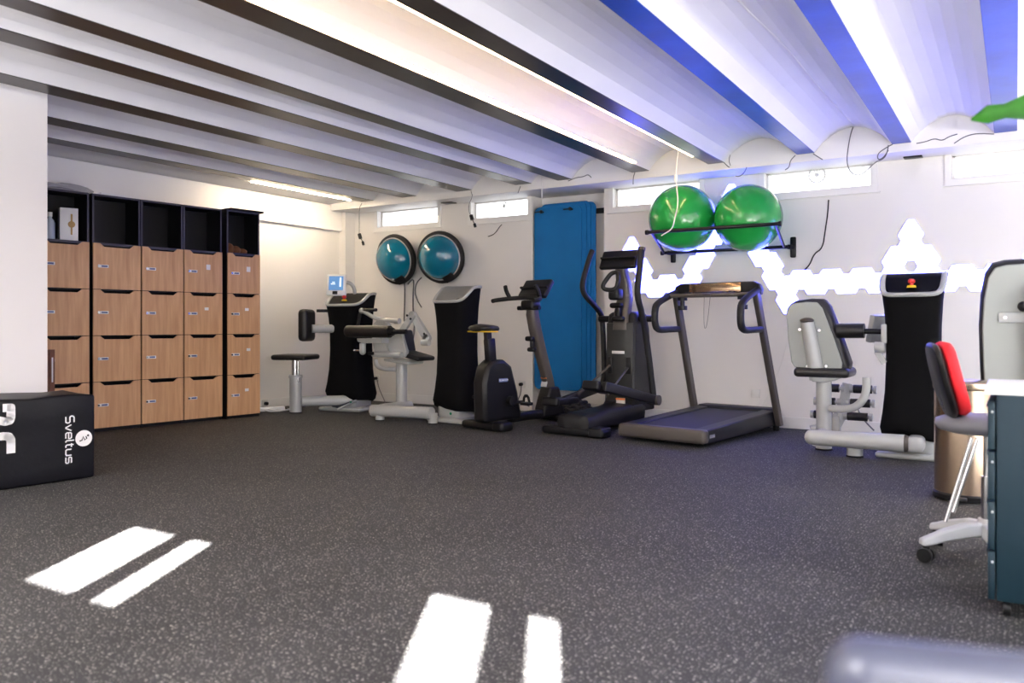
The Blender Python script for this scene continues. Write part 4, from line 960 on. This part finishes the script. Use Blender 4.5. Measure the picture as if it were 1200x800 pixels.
# ---------------------------------------------------------------- drawer unit
x0, x1, y0, y1, ZH = -.055, .40, 3.205, 3.64, .775
td = thing('drawer_unit', ((x0+x1)/2, (y0+y1)/2, 0), 'dark teal mobile drawer unit with white top at the right picture edge', 'drawer unit')
obj('cabinet_body', MB().rbox(((x0+x1)/2, (y0+y1)/2, (ZH+.045)/2), (x1-x0, y1-y0, ZH-.07), .004), M_cab, td)
obj('cabinet_top', MB().rbox(((x0+x1)/2-.01, (y0+y1)/2, ZH+.0), (x1-x0+.05, y1-y0+.02, .028), .005), M_white, td)
nz = 4; hz_ = (ZH-.09)/nz
for i in range(nz):
    z_ = .055+hz_*(i+.5)
    d_ = obj('drawer', MB().rbox((x0-.015, (y0+y1)/2, z_), (.022, y1-y0-.004, hz_-.008), .003), M_cab, td)
    obj('handle', MB().rbox((x0-.028, (y0+y1)/2, z_+hz_*.36), (.008, y1-y0-.2, .012), .003), M_cab, d_)
    obj('edge_screw', MB().cone((x0-.012, y0+.0015, z_+hz_*.28), (x0-.012, y0-.0015, z_+hz_*.28), .004), M_lg, d_)
for x_ in (x0+.03, x1-.05):
    for y_ in (y0+.05, y1-.05): obj('caster', MB().cone((x_-.012, y_, .025), (x_+.012, y_, .025), .025), M_bk, td)
m = MB(); p_ = Vector((-.075, 3.83, .615))
for k in range(7): m.sph(p_+Vector((random.uniform(-.015, .015), random.uniform(-.02, .02), .02+.018*k)), .017, (1, 1, .9), 10, 8)
tag(obj('white_tissue', m, M_white), 'crumpled white tissue on the grey seat of the red chair', 'tissue')
# ---------------------------------------------------------------- plant reaching in at the right edge
tp = thing('potted_plant', (.62, 2.75, 0), 'large green leaf of a tall plant reaching in at the top right edge', 'plant')
obj('pot', MB().lathe([(.13, 0), (.15, .02), (.18, .36), (.19, .38), (.17, .38), (.15, .34), (.001, .34)], (.62, 2.75, 0), 32), M_white, tp)
obj('stem', MB().tube([(.62, 2.75, .33), (.60, 2.76, .9), (.62, 2.74, 1.5), (.60, 2.75, 1.75)], .022, 10, smooth=2), mat('stem_green', (.12, .2, .05), .5), tp)
def leaf(p0, p1, p2, wid, name='leaf', roll=0.0):
    p0, p1, p2 = Vector(p0), Vector(p1), Vector(p2); m = MB(); n = 18; rows = []
    for i in range(n+1):
        u = i/n; c0 = p0*(1-u)**2+p1*2*u*(1-u)+p2*u*u; t_ = ((p1-p0)*(1-u)+(p2-p1)*u).normalized()
        s_ = t_.cross(Vector((0, 0, 1))).normalized(); s_ = Matrix.Rotation(roll, 3, t_) @ s_; up_ = s_.cross(t_)
        w_ = wid*(math.sin(PI*min(1, (.08+u*.92)))**.55)*(1-.25*u)+.001; wv = .012*math.sin(i*1.9)
        rows.append([c0+s_*w_+up_*(.35*w_+wv), c0+s_*w_*.5+up_*(.12*w_), c0, c0-s_*w_*.5+up_*(.12*w_), c0-s_*w_+up_*(.35*w_-wv)])
    V = [[m.bm.verts.new(p) for p in r_] for r_ in rows]
    for A, B in zip(V, V[1:]):
        for k in range(4): m.bm.faces.new((A[k], A[k+1], B[k+1], B[k]))
    bmesh.ops.solidify(m.bm, geom=list(m.bm.faces), thickness=.0015)
    obj(name, m, M_leaf, tp, angle=80)
tipp = at(1138, 140, 2.62)
leaf((.60, 2.75, 1.52), (.26, 2.62, 1.60), tipp, .095, roll=R(-55))
leaf((.60, 2.75, 1.70), (.95, 2.6, 2.0), (1.25, 2.5, 1.75), .10)
leaf((.60, 2.75, 1.72), (.7, 3.1, 2.1), (.8, 3.5, 1.95), .10)
leaf((.60, 2.75, 1.55), (.55, 2.4, 1.95), (.62, 2.1, 1.8), .09)
# ---------------------------------------------------------------- out-of-focus bench end close to the camera
fd = .62
def nearpt(px, py, f): return Vector((-SN*f+CS*(px-600)/942*f, CS*f+SN*(px-600)/942*f, 1-(py-HYP)/942*f))
c0 = nearpt(1135, 800, fd)
c0 = nearpt(1150, 870, fd)
tf = thing('padded_bench', (c0.x, c0.y, 0), 'blurred dark padded bench end in the near right foreground', 'bench', YAW+R(-4))
zt = nearpt(1100, 762, fd).z
obj('backrest', MB().rbox((0, 0, zt-.075), (.24, .06, .15), .028, 4, M=Matrix.Rotation(R(4), 4, 'Y')), mat('slate_vinyl', (.035, .038, .06), .33, spec=.5), tf, world=False)
obj('back_frame', MB().rbox((0, .0, (zt-.13)/2+.05), (.05, .04, zt-.13), .01), M_bk, tf, world=False)
obj('bench_base', MB().rbox((0, 0, .03), (.4, .3, .06), .02), M_bk, tf, world=False)
# ---------------------------------------------------------------- small things on the walls
# round vents
def rvent(c_, r, n_axis, label, spokes=True):
    t = thing('round_vent', c_, label, 'vent')
    q_ = Vector(n_axis).to_track_quat('Z', 'Y').to_matrix().to_4x4(); Mx = Matrix.Translation(c_) @ q_
    obj('vent_ring', placed(MB().tube([(r*.91*math.cos(2*PI*k/36), r*.91*math.sin(2*PI*k/36), .004) for k in range(36)], r*.09, 8, closed=True), Mx), M_vent, t) if spokes else obj('vent_ring', placed(MB().lathe([(r*.74, 0), (r, 0), (r, .02), (r*.92, .03), (r*.74, .01)], seg=32), Mx), M_white, t)
    if spokes:
        m = MB()
        for k in range(12):
            m.box((0, 0, 0), (r*.62, .006, .006), M=Matrix.Rotation(2*PI*k/12, 4, 'Z') @ Matrix.Translation((r*.54, 0, .004)))
        m.cone((0, 0, .008), (0, 0, .018), r*.24)
        obj('vent_blades', placed(m, Mx), M_vent, t)
    else:
        obj('vent_disc', placed(MB().lathe([(.001, .035), (r*.66, .035), (r*.70, .025), (r*.70, .0), (.001, 0)], seg=32), Mx), M_white, t)
        obj('vent_gap', placed(MB().cone((0, 0, -.001), (0, 0, .004), r*.78), Mx), M_cable, t)
rvent(at(957.5, 205, 8.08), .082, (0, -1, 0), 'round grey spoked vent in the high window right of the green balls')
rvent(at(591, 241.5, 8.08), .052, (0, -1, 0), 'small round vent in the high window left of the blue mats')
rvent(atx(244, 229.5, XL+.0), .075, (1, 0, 0), 'round white ceiling-height vent on the wall above the lockers', False)
tag(obj('sensor_plate', MB().rbox((at(1070, 187, 7.93).x, 7.93, 2.485), (.15, .10, .012), .004), M_bk), 'small black bar under the ceiling edge, right of the balls', 'sensor')
tag(obj('sensor_plate', MB().rbox((at(526, 240.5, 7.9).x, 7.9, 2.485), (.16, .12, .012), .004), M_mg), 'small dark bar under the ceiling edge between the two left windows', 'sensor')
def socket(c_, n_, label, plug=True):
    t = thing('wall_socket', c_, label, 'socket'); n_ = Vector(n_)
    sz = (.085, .012, .085) if abs(n_.y) > .5 else (.012, .085, .085)
    obj('socket_plate', MB().rbox(c_+n_*.006, sz, .004), M_sock, t)
    if plug: obj('plug', MB().cone(c_+n_*.01, c_+n_*.05, .02), M_bk, t)
    return t
def wallpt(px, py): p_ = at(px, py, YB); return p_
socket(wallpt(442, 443), (0, -1, 0), 'white wall socket with black plug between the two left machines')
socket(wallpt(612, 450), (0, -1, 0), 'white wall socket with black plug behind the exercise bike')
socket(wallpt(886, 461), (0, -1, 0), 'white wall socket behind the treadmill', False)
socket(atx(310, 472.5, XL+.014), (1, 0, 0), 'low wall socket beside the last locker')
def cable(pts, label, m=M_cable, r=.006): return tubeobj('cable', pts, r, m, label, 'cable', 2)
cable([at(442, 445, 7.96), at(444, 455, 7.95), at(451, 470, 7.9), at(452, 474, 7.85)], 'black cable from the socket between the left machines')
cable([at(611, 452, 7.96), at(610, 462, 7.95), at(606, 470, 7.9), at(614, 473, 7.8), at(620, 476, 7.6)], 'black cable from the socket behind the bike')
cable([at(888, 463, 7.98), at(889, 472, 7.96), at(883, 478, 7.94)], 'thin cable under the socket behind the treadmill', M_cablew, .004)
cable([at(925, 380, 7.99), at(921, 410, 7.99), at(905, 455, 7.99), at(893, 476, 7.97)], 'thin white cable on the wall right of the treadmill', M_cablew, .004)
cable([at(1004, 470, 7.6), at(1005, 480, 7.55), at(1012, 492, 7.5), at(1024, 504, 7.4)], 'black cable behind the right machine')
cable([at(971, 234, 8.012), at(970, 250, 8.012), at(967, 270, 8.012), at(964, 291, 8.012), at(954, 297, 8.012), at(949, 310, 8.012), at(943, 316, 8.012)], 'black cable down the wall between the window and the light panels', M_bk, .006)
yb = YBOND-.003
def hang(pix, label, m=M_cable, r=.0045, Yq=yb): return cable([at(a, b, Yq) for a, b in pix], label, m, r)
hang([(1000, 148), (997, 156), (994, 172), (992, 190), (996, 201), (1004, 206), (1014, 202), (1025, 190), (1036, 186), (1040, 178), (1041, 170)], 'thin cable looping below the ceiling edge right of the balls')
hang([(1046, 169), (1040, 172), (1028, 180), (1029, 188), (1036, 184), (1041, 176)], 'small cable loop at the end of the blue-lit beam')
hang([(1074, 168), (1085, 166), (1095, 162), (1104, 165), (1112, 160), (1122, 157)], 'wavy cable running right from the blue-lit beam end')
hang([(1118, 168), (1130, 160), (1145, 156), (1165, 157)], 'thin cable arching left of the last beam end')
hang([(953, 180), (959, 184), (964, 187)], 'short dark cable stub at a blue-lit beam end')
hang([(932, 182), (926, 188), (925, 196), (920, 199)], 'short cable below the beam above the right ball')
hang([(848, 190), (853, 195), (855, 196)], 'short cable stub at the beam above the balls')
hang([(856, 180), (854, 188), (856, 194)], 'thin cable left of the lunette above the balls', M_cable, .003)
hang([(666, 212), (675, 208), (684, 207), (689, 204), (693, 208)], 'short wavy cable beside the beam above the mats')
hang([(744, 202), (742, 208), (742, 216)], 'thin cable hanging from the beam end above the elliptical trainer')
hang([(610, 218), (607, 226)], 'short cable under the beam end left of the mats')
hang([(635, 190), (635, 214), (635, 232)], 'pale vertical conduit at the left of the mat niche', M_cablew, .006)
hang([(875, 196), (872, 203), (866, 207), (862, 206)], 'curled dark cable over the window between the balls', M_cable, .004)
cable([at(688, 240, 7.6), at(693, 240, 7.6)], 'tiny cable end beside the mats', M_cablew, .003) if False else None
# cables with bare lamp holders
for (pix, hp, lab) in ((([(424, 238), (421, 244), (421, 258), (421, 270)]), [(421, 274), (425, 283)], 'hanging cable with black lamp holder in the far left corner'),
                       (([(552, 224), (554, 230), (549, 240), (550, 250)]), [(552, 252), (556, 262)], 'hanging cable with black lamp holder above the right balance dome')):
    t = thing('lamp_cable', at(*pix[0], yb), lab, 'cable')
    obj('cord', MB().tube([at(a, b, yb-.01) for a, b in pix]+[at(*hp[0], yb-.01)], .004, 6, smooth=1), M_cable, t)
    obj('lamp_holder', MB().cone(at(*hp[0], yb-.01), at(hp[0][0]+1.5, hp[0][1]+5.5, yb-.01), .022), M_bk, t)
    obj('lamp_holder_end', MB().cone(at(hp[1][0], hp[1][1], yb-.01), at(hp[1][0]+1, hp[1][1]+4, yb-.01), .016).cone(at(hp[0][0]+1.5, hp[0][1]+5, yb-.01), at(hp[1][0], hp[1][1], yb-.01), .005), M_bk, t)
hang([(572, 277), (578, 275), (582, 271), (585, 266), (588, 263)], 'short black cable on the wall left of the mats', M_bk, .005, 8.014)
# white cord of the warm strip, hanging over the left ball
t = thing('pendant_cord', at(794, 177, 7.2), 'white cord hanging from the warm LED strip over the left green ball', 'cable')
obj('cord', MB().tube([at(795, 172, 7.25), at(793, 190, 7.25), at(792, 206, 7.25), at(793, 220, 7.22), at(795, 238, 7.22), at(791, 255, 7.2), at(788, 268, 7.2), at(780, 273, 7.2), at(775, 276, 7.2)], .006, 8, smooth=2), M_cablew, t)
obj('cord_switch', MB().rbox(at(792, 209, 7.25), (.03, .03, .07), .01), M_white, t)
# surface cable on the vault
cable([Vector((x_, y_, ZB+.185)) for x_, y_ in ((-1.28, 3.6), (-1.27, 4.4), (-1.22, 5.2), (-1.23, 6.2), (-1.2, 7.55))], 'thin white cable fixed along the vault right of the blue-lit beam', M_cablew, .006)
# power strip on the floor by the lockers
t = thing('power_strip', atz(316, 482), 'white power strip with cables on the floor beside the last locker', 'power strip')
p_ = atz(318, 482); obj('strip_body', MB().rbox((p_.x, p_.y, .03), (.30, .07, .05), .01, rz=R(60)), M_white, t)
m = MB()
for k in range(3): m.tube([(p_.x, p_.y-.1+.05*k, .03), (p_.x+.10, p_.y-.15+.1*k, .02), (p_.x+.16, p_.y+.1*k, .012), (p_.x+.05, p_.y+.22, .01), (p_.x+.0, p_.y+.35-.05*k, .012)], .007, 6, smooth=2)
obj('power_cord', m, M_cablew, t)
# coil of black rope behind the elliptical trainer
m = MB(); rc = at(672, 482, 7.75)
for k in range(5):
    pts = []
    for i in range(36):
        a = 2*PI*i/36; rx, ry = .30-.035*k, .15-.012*k
        pts.append(Vector((rc.x+rx*math.cos(a), 7.72+ry*math.sin(a), .03+.032*k+.012*math.sin(i*2.3+k))))
    m.tube(pts, .022, 8, closed=True)
tag(obj('battle_rope', m, mat('braided_rope', (.012, .012, .012), .6, bump=(120, 1.0))), 'heap of coiled black rope on the floor behind the elliptical trainer', 'rope')
tag(obj('black_rod', MB().tube([at(688, 470, 7.9), at(694, 455, 7.9), at(700, 440, 7.9)], .012, 6), M_bk), 'x') if False else None
# ---------------------------------------------------------------- camera and view
cam = bpy.data.cameras.new('camera'); co = bpy.data.objects.new('camera', cam); C.objects.link(co)
cam.sensor_width = 36; cam.lens = 36*FPX/1200; cam.shift_y = -(400-HYP)/1200; cam.clip_start = .05
co.location = (0, 0, 1); co.rotation_euler = (PI/2, 0, YAW)
cam.dof.use_dof = True; cam.dof.focus_distance = 7.2; cam.dof.aperture_fstop = 2.4
bpy.context.scene.camera = co
vs = bpy.context.scene.view_settings
vs.view_transform = 'Standard'; vs.look = 'None'; vs.gamma = 1; vs.exposure = 0.42; vs.use_curve_mapping = False
